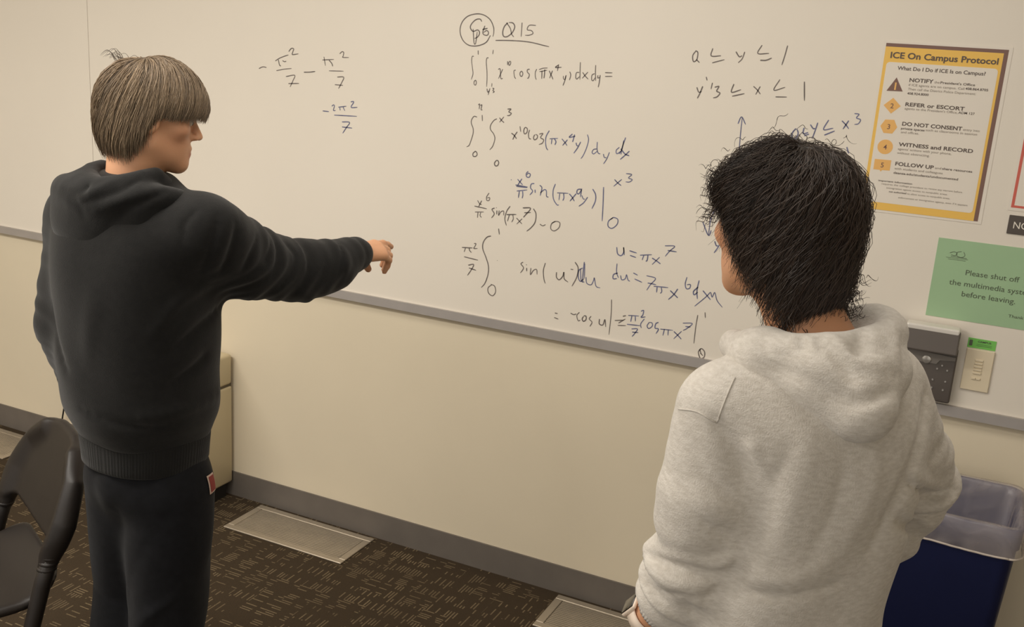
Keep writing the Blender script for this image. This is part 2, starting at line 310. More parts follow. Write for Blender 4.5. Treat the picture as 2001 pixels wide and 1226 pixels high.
def add_text(mb, s, x0, z0, x1, y, height=None, bold=0.0, z1=None):
    """text with its baseline from (x0,z0) to (x1,z1) on the wall plane at depth y; cap height optional"""
    v, f = text_poly(s, bold)
    xs = [p[0] for p in v]; w = max(xs)-min(xs); mn = min(xs)
    k = (x1-x0)/w; ky = k if height is None else height/0.729
    z1 = z0 if z1 is None else z1
    mb.add([(x0+(p[0]-mn)*k, y, z0+(z1-z0)*(p[0]-mn)/w+p[1]*ky) for p in v], f)
    return mb
INK = {
'title': (0, [[[-1489,1828],[-1503,1806],[-1532,1794],[-1563,1794],[-1586,1809],[-1597,1835],[-1592,1861],[-1573,1881],[-1543,1890],[-1516,1888],[-1493,1875],[-1480,1854],[-1478,1837],[-1480,1825]],[[-1522,1868],[-1528,1875],[-1542,1873],[-1556,1861],[-1561,1848],[-1551,1837],[-1535,1842],[-1528,1836],[-1529,1827],[-1536,1819],[-1544,1816]],[[-1551,1844],[-1545,1803],[-1540,1800],[-1538,1812],[-1536,1837]],[[-1510,1856],[-1516,1837],[-1512,1829],[-1500,1828],[-1496,1836],[-1503,1842],[-1514,1835]],[[-1518,1844],[-1500,1849]],[[-1431,1869],[-1442,1858],[-1447,1841],[-1443,1828],[-1430,1828],[-1414,1841],[-1407,1858],[-1414,1869],[-1428,1870]],[[-1436,1869],[-1422,1853],[-1416,1836],[-1408,1828]],[[-1383,1872],[-1383,1853],[-1383,1830]],[[-1336,1866],[-1358,1865],[-1364,1852],[-1350,1850],[-1344,1842],[-1356,1836],[-1370,1835]],[[-1470,1814],[-1434,1816],[-1386,1817],[-1347,1815],[-1308,1809],[-1287,1806]]]),
'l1': (0, [[[-1543,1761],[-1549,1760],[-1550,1746],[-1546,1725],[-1543,1707],[-1548,1689]],[[-1529,1780],[-1528,1767]],[[-1533,1688],[-1537,1684],[-1537,1676],[-1532,1673],[-1529,1680],[-1531,1687],[-1534,1688]],[[-1491,1760],[-1497,1758],[-1498,1745],[-1494,1720],[-1492,1694],[-1492,1671]],[[-1476,1785],[-1477,1772]],[[-1490,1665],[-1487,1655],[-1481,1659]],[[-1480,1667],[-1485,1646]],[[-1474,1683],[-1474,1672]],[[-1471,1668],[-1466,1667],[-1469,1661],[-1464,1658],[-1469,1654]],[[-1455,1727],[-1448,1728],[-1444,1701],[-1437,1701]],[[-1439,1729],[-1452,1699]],[[-1424,1754],[-1423,1742]],[[-1416,1755],[-1420,1749],[-1418,1742],[-1414,1745],[-1413,1752],[-1416,1755]],[[-1394,1729],[-1400,1726],[-1397,1709],[-1392,1703]],[[-1374,1728],[-1379,1721],[-1377,1713],[-1372,1712],[-1369,1720],[-1373,1728]],[[-1347,1735],[-1354,1733],[-1354,1726],[-1347,1719],[-1349,1709],[-1353,1707]],[[-1323,1737],[-1327,1727],[-1326,1714],[-1322,1705]],[[-1315,1736],[-1302,1741],[-1287,1743]],[[-1313,1730],[-1288,1736]],[[-1305,1733],[-1304,1709]],[[-1296,1738],[-1296,1721],[-1297,1711]],[[-1281,1735],[-1273,1722],[-1266,1710]],[[-1270,1736],[-1278,1713]],[[-1252,1754],[-1261,1746],[-1241,1748]],[[-1251,1756],[-1254,1736]],[[-1233,1723],[-1232,1715],[-1227,1713],[-1225,1724]],[[-1224,1726],[-1227,1709],[-1232,1694]],[[-1213,1737],[-1209,1727],[-1212,1712]],[[-1182,1737],[-1191,1735],[-1192,1722],[-1188,1717],[-1180,1725]],[[-1181,1767],[-1180,1746],[-1178,1716]],[[-1171,1738],[-1162,1728],[-1151,1719]],[[-1154,1740],[-1171,1720]],[[-1132,1737],[-1140,1732],[-1140,1719],[-1135,1716],[-1129,1726]],[[-1131,1762],[-1130,1741],[-1127,1716]],[[-1121,1733],[-1121,1725],[-1115,1727]],[[-1114,1734],[-1115,1713],[-1117,1698]],[[-1099,1742],[-1076,1743]],[[-1098,1731],[-1075,1733]]]),
'l2': (0, [[[-1518,1612],[-1513,1615],[-1514,1599]],[[-1510,1611],[-1505,1613],[-1507,1599],[-1502,1598]],[[-1520,1574],[-1531,1575],[-1539,1563],[-1539,1552],[-1532,1537],[-1531,1521],[-1537,1498],[-1543,1482],[-1552,1476]],[[-1502,1582],[-1500,1563]],[[-1519,1465],[-1527,1458],[-1526,1449],[-1517,1449],[-1512,1456],[-1516,1464],[-1522,1465]],[[-1449,1575],[-1460,1568],[-1470,1552],[-1469,1539],[-1457,1526],[-1452,1511],[-1458,1488],[-1468,1475]],[[-1440,1579],[-1432,1571],[-1423,1565]],[[-1425,1583],[-1439,1565]],[[-1414,1608],[-1402,1609],[-1409,1600],[-1400,1596],[-1406,1589],[-1414,1588]],[[-1442,1444],[-1448,1435],[-1445,1427],[-1437,1428],[-1433,1437],[-1437,1444],[-1443,1444]],[[-1395,1535],[-1385,1529],[-1376,1519]],[[-1375,1541],[-1384,1527],[-1389,1515]],[[-1367,1559],[-1363,1542]],[[-1351,1555],[-1353,1545],[-1349,1537],[-1342,1542],[-1341,1553],[-1347,1557],[-1352,1554]],[[-1333,1551],[-1336,1538],[-1333,1525],[-1326,1523]],[[-1314,1538],[-1318,1529],[-1314,1522],[-1306,1527],[-1305,1536],[-1312,1539]],[[-1299,1541],[-1287,1544],[-1294,1531],[-1283,1525],[-1287,1514],[-1298,1509]]]),
'l2b': (1, [[[-1266,1555],[-1275,1537],[-1276,1520],[-1272,1502],[-1266,1495]],[[-1263,1530],[-1235,1534]],[[-1255,1530],[-1256,1514]],[[-1247,1532],[-1241,1523],[-1244,1513]],[[-1222,1534],[-1211,1524],[-1203,1515]],[[-1203,1533],[-1218,1514]],[[-1188,1552],[-1198,1541],[-1178,1546]],[[-1181,1551],[-1184,1535],[-1186,1528]],[[-1174,1527],[-1171,1519],[-1166,1517]],[[-1159,1531],[-1168,1511],[-1179,1494]],[[-1139,1555],[-1134,1540],[-1138,1516],[-1147,1491],[-1154,1480]],[[-1105,1515],[-1115,1512],[-1119,1503],[-1113,1499],[-1102,1509]],[[-1105,1536],[-1104,1515],[-1099,1503],[-1092,1501]],[[-1082,1502],[-1078,1492],[-1071,1492]],[[-1063,1509],[-1070,1488],[-1079,1472]],[[-1033,1527],[-1042,1517],[-1039,1507],[-1027,1516]],[[-1016,1558],[-1024,1527],[-1026,1506]],[[-1021,1549],[-1024,1523],[-1032,1507]],[[-1028,1523],[-1013,1509],[-999,1505]],[[-1000,1519],[-1013,1505],[-1027,1491]]]),
'l3': (1, [[[-1328,1422],[-1334,1414],[-1332,1404],[-1323,1404],[-1320,1413],[-1327,1416],[-1332,1410]],[[-1386,1389],[-1384,1388]],[[-1363,1393],[-1354,1385],[-1344,1377]],[[-1348,1396],[-1362,1373]],[[-1369,1374],[-1326,1372]],[[-1366,1370],[-1328,1370]],[[-1363,1355],[-1327,1363]],[[-1354,1356],[-1356,1334]],[[-1343,1357],[-1341,1344],[-1343,1334]],[[-1304,1386],[-1314,1383],[-1316,1371],[-1308,1361],[-1317,1348]],[[-1300,1367],[-1299,1357]],[[-1285,1383],[-1277,1375],[-1281,1350]],[[-1281,1359],[-1268,1371],[-1261,1367],[-1259,1351],[-1252,1349]],[[-1232,1393],[-1238,1372],[-1235,1346],[-1222,1329],[-1215,1329]],[[-1224,1366],[-1186,1369]],[[-1215,1365],[-1216,1344]],[[-1202,1367],[-1200,1353],[-1203,1344]],[[-1183,1368],[-1173,1359],[-1164,1347]],[[-1160,1371],[-1179,1345]],[[-1145,1387],[-1156,1384],[-1158,1374],[-1151,1372],[-1143,1386]],[[-1143,1389],[-1145,1362]],[[-1141,1368],[-1135,1358],[-1130,1358]],[[-1121,1365],[-1133,1346],[-1148,1333]],[[-1107,1392],[-1096,1376],[-1095,1356],[-1104,1331]],[[-1072,1402],[-1069,1351],[-1067,1297]],[[-1033,1312],[-1046,1300],[-1046,1284],[-1033,1279],[-1018,1293],[-1017,1309],[-1031,1313],[-1041,1305]],[[-1039,1429],[-1028,1420],[-1016,1413]],[[-1016,1432],[-1040,1408]],[[-1004,1451],[-986,1450],[-995,1439],[-983,1435],[-991,1427],[-1003,1426]]]),
'l4': (0, [[[-1501,1308],[-1493,1298],[-1485,1296]],[[-1486,1309],[-1496,1288]],[[-1461,1337],[-1469,1323],[-1467,1312],[-1459,1314],[-1458,1322],[-1467,1320]],[[-1511,1288],[-1466,1285]],[[-1508,1269],[-1476,1273]],[[-1497,1270],[-1498,1251]],[[-1487,1270],[-1489,1260],[-1483,1254]],[[-1438,1291],[-1447,1285],[-1438,1272],[-1447,1257]],[[-1429,1284],[-1429,1271]],[[-1432,1293],[-1431,1292]],[[-1421,1285],[-1422,1269],[-1415,1281],[-1405,1285],[-1404,1271]],[[-1383,1304],[-1394,1286],[-1399,1261],[-1392,1240]],[[-1394,1275],[-1359,1280]],[[-1384,1275],[-1389,1254]],[[-1372,1278],[-1369,1265],[-1374,1253]],[[-1358,1269],[-1347,1260],[-1337,1252]],[[-1338,1269],[-1356,1249]],[[-1338,1304],[-1311,1306],[-1326,1284],[-1334,1274]],[[-1332,1289],[-1309,1293]],[[-1301,1306],[-1291,1291],[-1292,1264],[-1305,1244],[-1319,1231]],[[-1275,1260],[-1265,1256],[-1255,1261]],[[-1223,1276],[-1235,1266],[-1236,1250],[-1224,1245],[-1209,1257],[-1207,1273],[-1220,1276],[-1234,1269]]]),
'l5': (0, [[[-1419,1226],[-1415,1207]],[[-1445,1198],[-1459,1192],[-1471,1174],[-1472,1152],[-1459,1126],[-1448,1099],[-1447,1071],[-1456,1039],[-1469,1021]],[[-1431,1037],[-1444,1024],[-1441,1007],[-1426,1000],[-1416,1014],[-1420,1033],[-1435,1038]],[[-1417,1121],[-1416,1120]],[[-1549,1145],[-1510,1149]],[[-1536,1145],[-1540,1131]],[[-1522,1147],[-1520,1139],[-1513,1133]],[[-1505,1164],[-1498,1165],[-1501,1156],[-1505,1148],[-1491,1150]],[[-1539,1115],[-1487,1111]],[[-1522,1089],[-1502,1094],[-1511,1073],[-1523,1054]],[[-1519,1080],[-1492,1076]],[[-1324,1129],[-1331,1122],[-1321,1110],[-1331,1092]],[[-1310,1112],[-1309,1101]],[[-1312,1123],[-1311,1121]],[[-1295,1114],[-1295,1092],[-1286,1107],[-1275,1112],[-1272,1096]],[[-1246,1138],[-1251,1113],[-1247,1086],[-1241,1071]],[[-1205,1114],[-1204,1098],[-1194,1091],[-1183,1104],[-1180,1118],[-1177,1097],[-1163,1088]],[[-1158,1131],[-1149,1131]],[[-1145,1156],[-1133,1139],[-1135,1109],[-1149,1077]]]),
'l5b': (1, [[[-1118,1141],[-1130,1131],[-1130,1110],[-1122,1097],[-1112,1107]],[[-1114,1161],[-1115,1128],[-1114,1096]],[[-1125,1137],[-1119,1100],[-1108,1097]],[[-1112,1156],[-1109,1108]],[[-1104,1114],[-1100,1095],[-1085,1092],[-1078,1107],[-1076,1115],[-1068,1090],[-1054,1087]],[[-1012,1223],[-1007,1203],[-995,1199],[-988,1211],[-990,1226],[-985,1202]],[[-970,1218],[-946,1214]],[[-967,1204],[-947,1200]],[[-935,1209],[-898,1216]],[[-923,1210],[-927,1195]],[[-910,1213],[-911,1197],[-915,1193]],[[-896,1206],[-883,1200],[-868,1192]],[[-873,1212],[-894,1186]],[[-860,1249],[-830,1252],[-844,1235],[-856,1217]],[[-850,1236],[-822,1236]],[[-1001,1143],[-1014,1136],[-1014,1123],[-1002,1125]],[[-1006,1172],[-1005,1145],[-997,1128]],[[-991,1137],[-986,1124],[-975,1129],[-972,1142],[-966,1127],[-959,1123]],[[-951,1151],[-936,1146]],[[-945,1133],[-920,1126]],[[-908,1149],[-879,1145],[-893,1123],[-903,1104]],[[-902,1127],[-875,1126]],[[-882,1120],[-836,1123]],[[-871,1119],[-871,1102]],[[-858,1120],[-855,1108],[-859,1101]],[[-829,1115],[-814,1104],[-803,1096]],[[-806,1124],[-817,1104],[-832,1086]],[[-782,1164],[-785,1143],[-780,1129],[-770,1132],[-769,1143],[-780,1141]],[[-745,1139],[-757,1124],[-754,1114],[-744,1124]],[[-744,1160],[-747,1129],[-743,1103]],[[-729,1131],[-715,1118],[-703,1107]],[[-706,1130],[-719,1112],[-749,1079]],[[-705,1130],[-699,1116],[-693,1131],[-683,1108],[-665,1090]]]),
'l6': (0, [[[-1200,980],[-1190,980]],[[-1201,965],[-1186,962]],[[-1146,989],[-1135,986],[-1126,990]],[[-1116,997],[-1124,985],[-1118,969],[-1111,972]],[[-1101,986],[-1105,977],[-1100,970],[-1092,977],[-1093,988],[-1101,988]],[[-1076,991],[-1081,981],[-1071,972],[-1077,957]],[[-1047,987],[-1046,971],[-1034,970],[-1029,988],[-1024,965]],[[-1013,1056],[-1010,1010],[-1011,942]],[[-996,991],[-967,997]],[[-985,977],[-958,981]],[[-971,1009],[-961,1013]],[[-983,985],[-962,1002]],[[-736,1054],[-738,1015],[-738,964]],[[-715,1066],[-712,1049]],[[-716,951],[-721,939],[-713,922],[-702,927],[-702,943],[-711,952],[-717,948],[-712,936]],[[-715,938],[-706,931]]]),
'l6b': (1, [[[-954,1015],[-919,1019]],[[-942,1016],[-944,996]],[[-931,1017],[-929,1000]],[[-914,1035],[-906,1039],[-907,1025],[-912,1016],[-898,1020]],[[-955,986],[-913,989]],[[-939,974],[-920,977],[-928,960],[-935,950]],[[-936,964],[-916,966]],[[-901,1013],[-911,995],[-908,982]],[[-884,1005],[-890,993],[-884,985],[-874,994],[-875,1004],[-884,1005]],[[-855,1010],[-863,1004],[-864,990],[-853,989],[-859,973]],[[-847,990],[-807,993]],[[-834,992],[-837,971]],[[-822,992],[-821,974]],[[-804,990],[-790,980],[-778,970]],[[-780,995],[-802,967]],[[-779,1021],[-750,1025],[-763,1008],[-776,998]],[[-770,1012],[-754,1013]]]),
'ax': (1, [[[-712,1398],[-729,1354],[-732,1299]],[[-753,1336],[-732,1299],[-725,1315]],[[-711,1284],[-705,1272],[-700,1272]],[[-692,1287],[-699,1268],[-709,1249]],[[-680,1275],[-665,1275]]]),
'bd': (0, [[[-829,1822],[-837,1808],[-833,1792],[-824,1798],[-823,1817],[-830,1823]],[[-825,1798],[-815,1790]],[[-781,1832],[-783,1811],[-755,1813]],[[-778,1792],[-744,1803]],[[-714,1827],[-703,1814],[-695,1817]],[[-689,1828],[-694,1809],[-704,1797]],[[-643,1849],[-652,1826],[-621,1828]],[[-643,1808],[-627,1809],[-612,1816]],[[-573,1852],[-577,1825],[-582,1799]],[[-815,1721],[-808,1708],[-800,1710]],[[-798,1725],[-804,1705],[-810,1690]],[[-791,1752],[-787,1742]],[[-771,1737],[-773,1719]],[[-763,1725],[-751,1728],[-756,1715],[-746,1710],[-753,1699],[-764,1695]],[[-709,1738],[-713,1715],[-687,1724]],[[-710,1704],[-676,1714]],[[-653,1736],[-641,1727],[-631,1716]],[[-634,1737],[-644,1714]],[[-582,1760],[-595,1730],[-565,1740]],[[-588,1712],[-557,1714]],[[-515,1759],[-508,1708]]]),
'bd2': (1, [[[-671,1546],[-673,1595],[-674,1646]],[[-684,1629],[-676,1649],[-662,1629]],[[-521,1631],[-529,1617],[-527,1604],[-518,1603],[-513,1618],[-518,1630]],[[-499,1635],[-499,1619],[-486,1623]],[[-496,1613],[-483,1619]],[[-483,1645],[-474,1635],[-469,1636]],[[-464,1652],[-468,1630],[-473,1608]],[[-436,1662],[-446,1635],[-421,1641]],[[-442,1620],[-416,1634]],[[-401,1663],[-389,1653],[-380,1643]],[[-383,1665],[-395,1641]],[[-371,1685],[-359,1684],[-364,1674],[-353,1670],[-357,1659],[-367,1656]],[[-378,1594],[-371,1577]]]),
'lf': (0, [[[-2390,1665],[-2373,1672],[-2357,1671]],[[-2319,1696],[-2297,1708],[-2263,1720]],[[-2306,1701],[-2301,1684],[-2295,1680]],[[-2288,1699],[-2280,1696],[-2272,1698]],[[-2262,1731],[-2251,1742],[-2241,1741],[-2245,1730],[-2246,1722],[-2221,1726]],[[-2314,1663],[-2284,1670],[-2249,1675]],[[-2273,1646],[-2236,1653],[-2243,1634],[-2255,1612]],[[-2262,1623],[-2217,1627]],[[-2197,1666],[-2174,1668],[-2150,1672]],[[-2121,1712],[-2074,1717]],[[-2115,1723],[-2108,1694]],[[-2094,1713],[-2083,1704],[-2078,1694]],[[-2051,1737],[-2042,1744],[-2035,1742],[-2037,1731],[-2038,1726],[-2014,1727]],[[-2093,1678],[-2034,1681]],[[-2059,1660],[-2033,1661],[-2041,1642],[-2053,1622]],[[-2068,1634],[-2035,1634]]]),
'lf2': (1, [[[-2116,1542],[-2090,1542]],[[-2079,1561],[-2072,1566],[-2068,1562],[-2072,1548],[-2063,1548]],[[-2052,1560],[-2019,1566]],[[-2046,1559],[-2044,1550]],[[-2033,1562],[-2025,1550]],[[-2002,1582],[-1992,1584],[-1991,1580],[-2000,1564],[-1975,1566]],[[-2068,1532],[-1976,1536]],[[-2036,1512],[-2005,1513],[-2017,1495],[-2032,1474]],[[-2035,1495],[-1994,1495]]]),
}
POSTER_TEXT = [
('ICE On Campus Protocol', -0.3013, 1.8370, -0.0398, 1.8369, 1),
('What Do I Do if ICE Is on Campus?', -0.2788, 1.8079, -0.0646, 1.8073, 0.6),
('NOTIFY', -0.2445, 1.7785, -0.1855, 1.7794, 1),
('the', -0.1830, 1.7796, -0.1700, 1.7797, 0),
("President's Office", -0.1679, 1.7795, -0.0845, 1.7798, 1),
('if ICE agents are on campus. Call', -0.2449, 1.7676, -0.1083, 1.7691, 0),
('408.864.8705', -0.1059, 1.7689, -0.0518, 1.7693, 1),
('Then call the District Police Department:', -0.2449, 1.7568, -0.0793, 1.7583, 0),
('408.924.8000', -0.2449, 1.7460, -0.1917, 1.7463, 1),
('REFER or ESCORT', -0.2451, 1.7146, -0.0994, 1.7175, 1),
("agents to the President's Office,", -0.2455, 1.7063, -0.1147, 1.7076, 0),
('ADM 127', -0.1127, 1.7073, -0.0736, 1.7073, 0.6),
('DO NOT CONSENT', -0.2453, 1.6641, -0.0969, 1.6657, 1),
('entry into', -0.0943, 1.6647, -0.0543, 1.6658, 0),
('private spaces', -0.2463, 1.6539, -0.1872, 1.6550, 1),
('such as classrooms in session', -0.1848, 1.6553, -0.0591, 1.6564, 0),
('and offices.', -0.2453, 1.6443, -0.1999, 1.6451, 0),
('WITNESS and RECORD', -0.2459, 1.6096, -0.0616, 1.6112, 1),
("agents' actions with your phone,", -0.2460, 1.5993, -0.1125, 1.6011, 0),
('without obstructing.', -0.2466, 1.5890, -0.1644, 1.5900, 0),
('FOLLOW UP', -0.2465, 1.5576, -0.1495, 1.5592, 1),
('and', -0.1462, 1.5596, -0.1309, 1.5600, 0),
('share resources', -0.1284, 1.5594, -0.0548, 1.5600, 1),
('with students and colleagues', -0.2470, 1.5467, -0.1254, 1.5486, 0),
('deanza.edu/students/undocumented', -0.2474, 1.5354, -0.0855, 1.5363, 1),
('important information', -0.2826, 1.5105, -0.1961, 1.5128, 1),
('requires the college president to', -0.2735, 1.5024, -0.1564, 1.5049, 0),
('review any warrant before', -0.1534, 1.5048, -0.0703, 1.5036, 0),
('immigration agents access to nonpublic areas.', -0.2593, 1.4941, -0.1042, 1.4942, 0),
('not authorized', -0.2513, 1.4845, -0.2071, 1.4849, 1),
('to allow access to nonpublic areas.', -0.2045, 1.4847, -0.0967, 1.4839, 0),
('enforcement or immigration agency, even if it appears', -0.2255, 1.4708, -0.0517, 1.4726, 0),
]
# ------------------------------------------------------------------ room shell
BY = -0.012    # front face of the whiteboard
struct(MB().box(-5.2, 2.6, 0.0, 0.1, 0.0, 2.75).build('wall_back', M['wall']))
struct(MB().box(-5.2, 2.6, -4.6, 0.1, -0.1, 0.0).build('floor', M['carpet']))
struct(MB().box(-5.3, -5.2, -4.6, 0.1, 0.0, 2.75).build('wall_left', M['wall']))
struct(MB().box(2.6, 2.7, -4.6, 0.1, 0.0, 2.75).build('wall_right', M['wall']))
struct(MB().box(-5.2, 2.6, -4.6, 0.1, 2.75, 2.85).build('ceiling', M['ceiling']))
struct(MB().prism([(-5.2, 0.0), (2.6, 0.0), (2.6, 0.1), (-5.2, 0.1)], -0.007, 0.0).build('baseboard_back', M['baseboard']))

# ------------------------------------------------------------------ whiteboard panels
SEAM = -3.205
def whiteboard(x0, x1, label):
    t = empty('whiteboard', ((x0+x1)/2, 0, 0.9), label, 'whiteboard')
    org = t.location
    MB().box(x0+0.001, x1-0.001, BY, -0.0005, 0.91, 2.6, 0.0012, 1).build('writing_surface', M['board'], t, org)
    r = MB().prism([(x0, 0.893), (x1, 0.893), (x1, 0.923), (x0, 0.923)], -0.022, -0.0005)
    r.build('bottom_rail', M['alu'], t, org)
    return t
wb_left = whiteboard(-5.1, SEAM, 'blank white board panel left of the thin vertical seam, behind the person in black')
wb = whiteboard(SEAM, 1.9, 'wide whiteboard covered in handwritten integrals, spanning the wall behind both students')

def ink_stroke(mb, pts, w, rs):
    P = np.array(catmull([(x/1000, z/1000) for x, z in pts], 6))
    if len(P) < 2: return
    if len(P) == 2: P = np.array([P[0]+(P[1]-P[0])*t for t in np.linspace(0, 1, 5)])
    T = np.gradient(P, axis=0); T /= np.maximum(np.linalg.norm(T, axis=1), 1e-9)[:, None]
    n = len(P); ww = w*(0.85+0.3*rs.rand())*np.interp(np.linspace(0, 1, n), [0, .06, .9, 1], [.8, 1, .95, .55])/2
    Nn = np.stack([-T[:, 1], T[:, 0]], 1)
    v = []
    for i in range(n):
        a = P[i]+Nn[i]*ww[i]; b = P[i]-Nn[i]*ww[i]
        v += [(a[0], BY-0.0005, a[1]), (b[0], BY-0.0005, b[1])]
    mb.add(v, [[2*i, 2*i+1, 2*i+3, 2*i+2] for i in range(n-1)])
rs = np.random.RandomState(3)
for key, (c, strokes) in INK.items():
    # neighbouring strokes make one written symbol group
    par = list(range(len(strokes)))
    def root(i):
        while par[i] != i: i = par[i]
        return i
    dense = []
    for st in strokes:
        A = np.array(st, float); t = np.linspace(0, len(A)-1, len(A)*4)
        dense.append(np.stack([np.interp(t, range(len(A)), A[:, 0]), np.interp(t, range(len(A)), A[:, 1])], 1))
    for i in range(len(strokes)):
        for j in range(i):
            if np.linalg.norm(dense[i][:, None]-dense[j][None], axis=2).min() < 14: par[root(i)] = root(j)
    for r in sorted(set(root(i) for i in range(len(strokes)))):
        mb = MB()
        for i, st in enumerate(strokes):
            if root(i) == r: ink_stroke(mb, st, 0.0034 if key not in ('l1',) else 0.0030, rs)
        mb.build('handwriting', M['ink_blue' if c else 'ink_black'], wb, wb.location)

# ------------------------------------------------------------------ yellow protocol poster
def outline_rect(x0, x1, z0, z1, r=0.0, n=5):
    if r <= 0: return [(x0, z0), (x1, z0), (x1, z1), (x0, z1)]
    out = []
    for cx, cz, a0 in ((x1-r, z0+r, -90), (x1-r, z1-r, 0), (x0+r, z1-r, 90), (x0+r, z0+r, 180)):
        for k in range(n+1):
            a = math.radians(a0+90*k/n); out.append((cx+r*math.cos(a), cz+r*math.sin(a)))
    return out
PY = BY-0.0012
def layer(i): return PY-0.00035*i
pst = empty('poster', (-0.167, BY, 1.427), 'yellow framed campus protocol poster with five numbered steps, above the gray hoodie student', 'poster')
po = pst.location
MB().prism(outline_rect(-0.3235, -0.0112, 1.4278, 1.8805), PY, BY-0.0001).build('paper', M['paper'], pst, po)
MB().prism(outline_rect(-0.3166, -0.0203, 1.4345, 1.8742), layer(1), PY).build('brown_border', M['brown'], pst, po)
MB().prism(outline_rect(-0.3166, -0.0305, 1.4345, 1.8652), layer(2), PY).build('yellow_frame', M['yellow'], pst, po)
MB().prism(outline_rect(-0.3085, -0.0368, 1.4545, 1.8262, 0.009), layer(3), PY).build('text_panel', M['paper'], pst, po)
for s, x0, z0, x1, z1, b in POSTER_TEXT:
    hd = {'ICE On Campus Protocol': 0.0160, 'What Do I Do if ICE Is on Campus?': 0.0098, 'NOTIFY': 0.0100, 'REFER or ESCORT': 0.0098, 'DO NOT CONSENT': 0.0100, 'WITNESS and RECORD': 0.0100, 'FOLLOW UP': 0.0100}.get(s)
    h = hd or (0.0062 if z0 > 1.53 else 0.0048)
    add_text(MB(), s, x0, (z0+z1)/2, x1, layer(5), height=h, bold=(0.020 if hd else 0.010)*b).build('lettering', M['darktext' if b > 0.5 else 'graytext'], pst, po)
def badge(poly, num, cx, cz, m, nm, h=0.0135, bold=0.01):
    b = MB().prism(poly, layer(4), layer(3)).build('step_badge', m, pst, po)
    v = MB(); tw = [q[0] for q in text_poly(num, bold)[0]]; tw = (max(tw)-min(tw))*h/0.729/2
    add_text(v, num, cx-tw, cz-h/2, cx+tw, layer(5), height=h, bold=bold)
    v.build('numeral', nm, b, po)
badge([(-0.298, 1.7515), (-0.257, 1.7525), (-0.2774, 1.7877)], '1', -0.2772, 1.7655, M['brown'], M['badge'], 0.019, 0.03)
badge([(-0.2995, 1.7138), (-0.2778, 1.693), (-0.2561, 1.7142), (-0.2778, 1.7346)], '2', -0.2778, 1.7138, M['badge'], M['brown'])
badge([(-0.2995, 1.6585), (-0.289, 1.641), (-0.2665, 1.641), (-0.2565, 1.6587), (-0.2668, 1.6775), (-0.2895, 1.6765)], '3', -0.278, 1.659, M['badge'], M['brown'])
badge([(-0.279+0.0197*math.cos(t), 1.6045+0.0195*math.sin(t)) for t in np.linspace(0, 2*math.pi, 33)[:-1]], '4', -0.279, 1.6045, M['badge'], M['brown'])
badge([(-0.3005, 1.5420), (-0.2840, 1.5420), (-0.281, 1.5375), (-0.2775, 1.5420), (-0.2580, 1.5425), (-0.2580, 1.5705), (-0.3005, 1.5700)], '5', -0.279, 1.556, M['badge'], M['brown'])

# ------------------------------------------------------------------ second poster, black sign, green sheet
p2 = empty('poster', (0.21, BY, 1.472), 'white poster with a thin red border at the right picture edge', 'poster'); o2 = p2.location
MB().prism(outline_rect(0.0440, 0.36, 1.4735, 1.93), PY, BY-0.0001).build('paper', M['paper'], p2, o2)
rb = MB()
for a in ((0.0515, 0.3525, 1.4815, 1.4875), (0.0515, 0.3525, 1.916, 1.922), (0.0515, 0.0585, 1.4875, 1.916), (0.3465, 0.3525, 1.4875, 1.916)):
    rb.prism(outline_rect(*a), layer(1), PY)
rb.build('red_border', M['red'], p2, o2)
sg = empty('sign', (0.15, BY, 1.413), 'black plastic sign starting NO in white letters, under the red bordered poster', 'sign'); so = sg.location
MB().box(0.0523, 0.26, BY-0.004, BY-0.0001, 1.4133, 1.462, 0.001, 1).build('plate', M['sign_black'], sg, so)
tx = MB(); add_text(tx, 'NO', 0.0655, 1.4285, 0.1015, BY-0.0043, height=0.0185); tx.build('lettering', M['sign_white'], sg, so)
gs = empty('paper_sheet', (0.03, BY, 1.163), 'light green paper sheet asking to shut off the multimedia system', 'sign'); go = gs.location
MB().prism(outline_rect(-0.1072, 0.172, 1.1640, 1.3797), PY, BY-0.0001).build('paper', M['green'], gs, go)
for s, x0, z, x1, h in (('Please shut off', -0.0264, 1.2888, 0.1042, 0.0150), ('the multimedia system', -0.0625, 1.2580, 0.1432, 0.0150), ('before leaving.', -0.0268, 1.2303, 0.1047, 0.0150), ('Thank you', 0.0944, 1.1925, 0.1560, 0.0085)):
    add_text(MB(), s, x0, z, x1, layer(2), height=h).build('lettering', M['greentext'], gs, go)
lg = MB()
for pts in ([(-0.074, 1.342), (-0.064, 1.347), (-0.056, 1.343), (-0.060, 1.337), (-0.070, 1.338)], [(-0.046, 1.350), (-0.056, 1.346), (-0.055, 1.337), (-0.044, 1.334), (-0.036, 1.340), (-0.040, 1.349)], [(-0.070, 1.334), (-0.030, 1.333)]):
    c = catmull(pts, 5); P = np.array(c)
    T = np.gradient(P, axis=0); T /= np.linalg.norm(T, axis=1)[:, None]
    v = []
    for q, t in zip(P, T): v += [(q[0]-t[1]*.0006, layer(2), q[1]+t[0]*.0006), (q[0]+t[1]*.0006, layer(2), q[1]-t[0]*.0006)]
    lg.add(v, [[2*i, 2*i+1, 2*i+3, 2*i+2] for i in range(len(P)-1)])
for z, x0, x1 in ((1.3295, -0.0815, -0.0265), (1.3255, -0.076, -0.032)):
    lg.prism(outline_rect(x0, x1, z, z+0.0008), layer(2), layer(1))
lg.build('emblem', M['greentext'], gs, go)

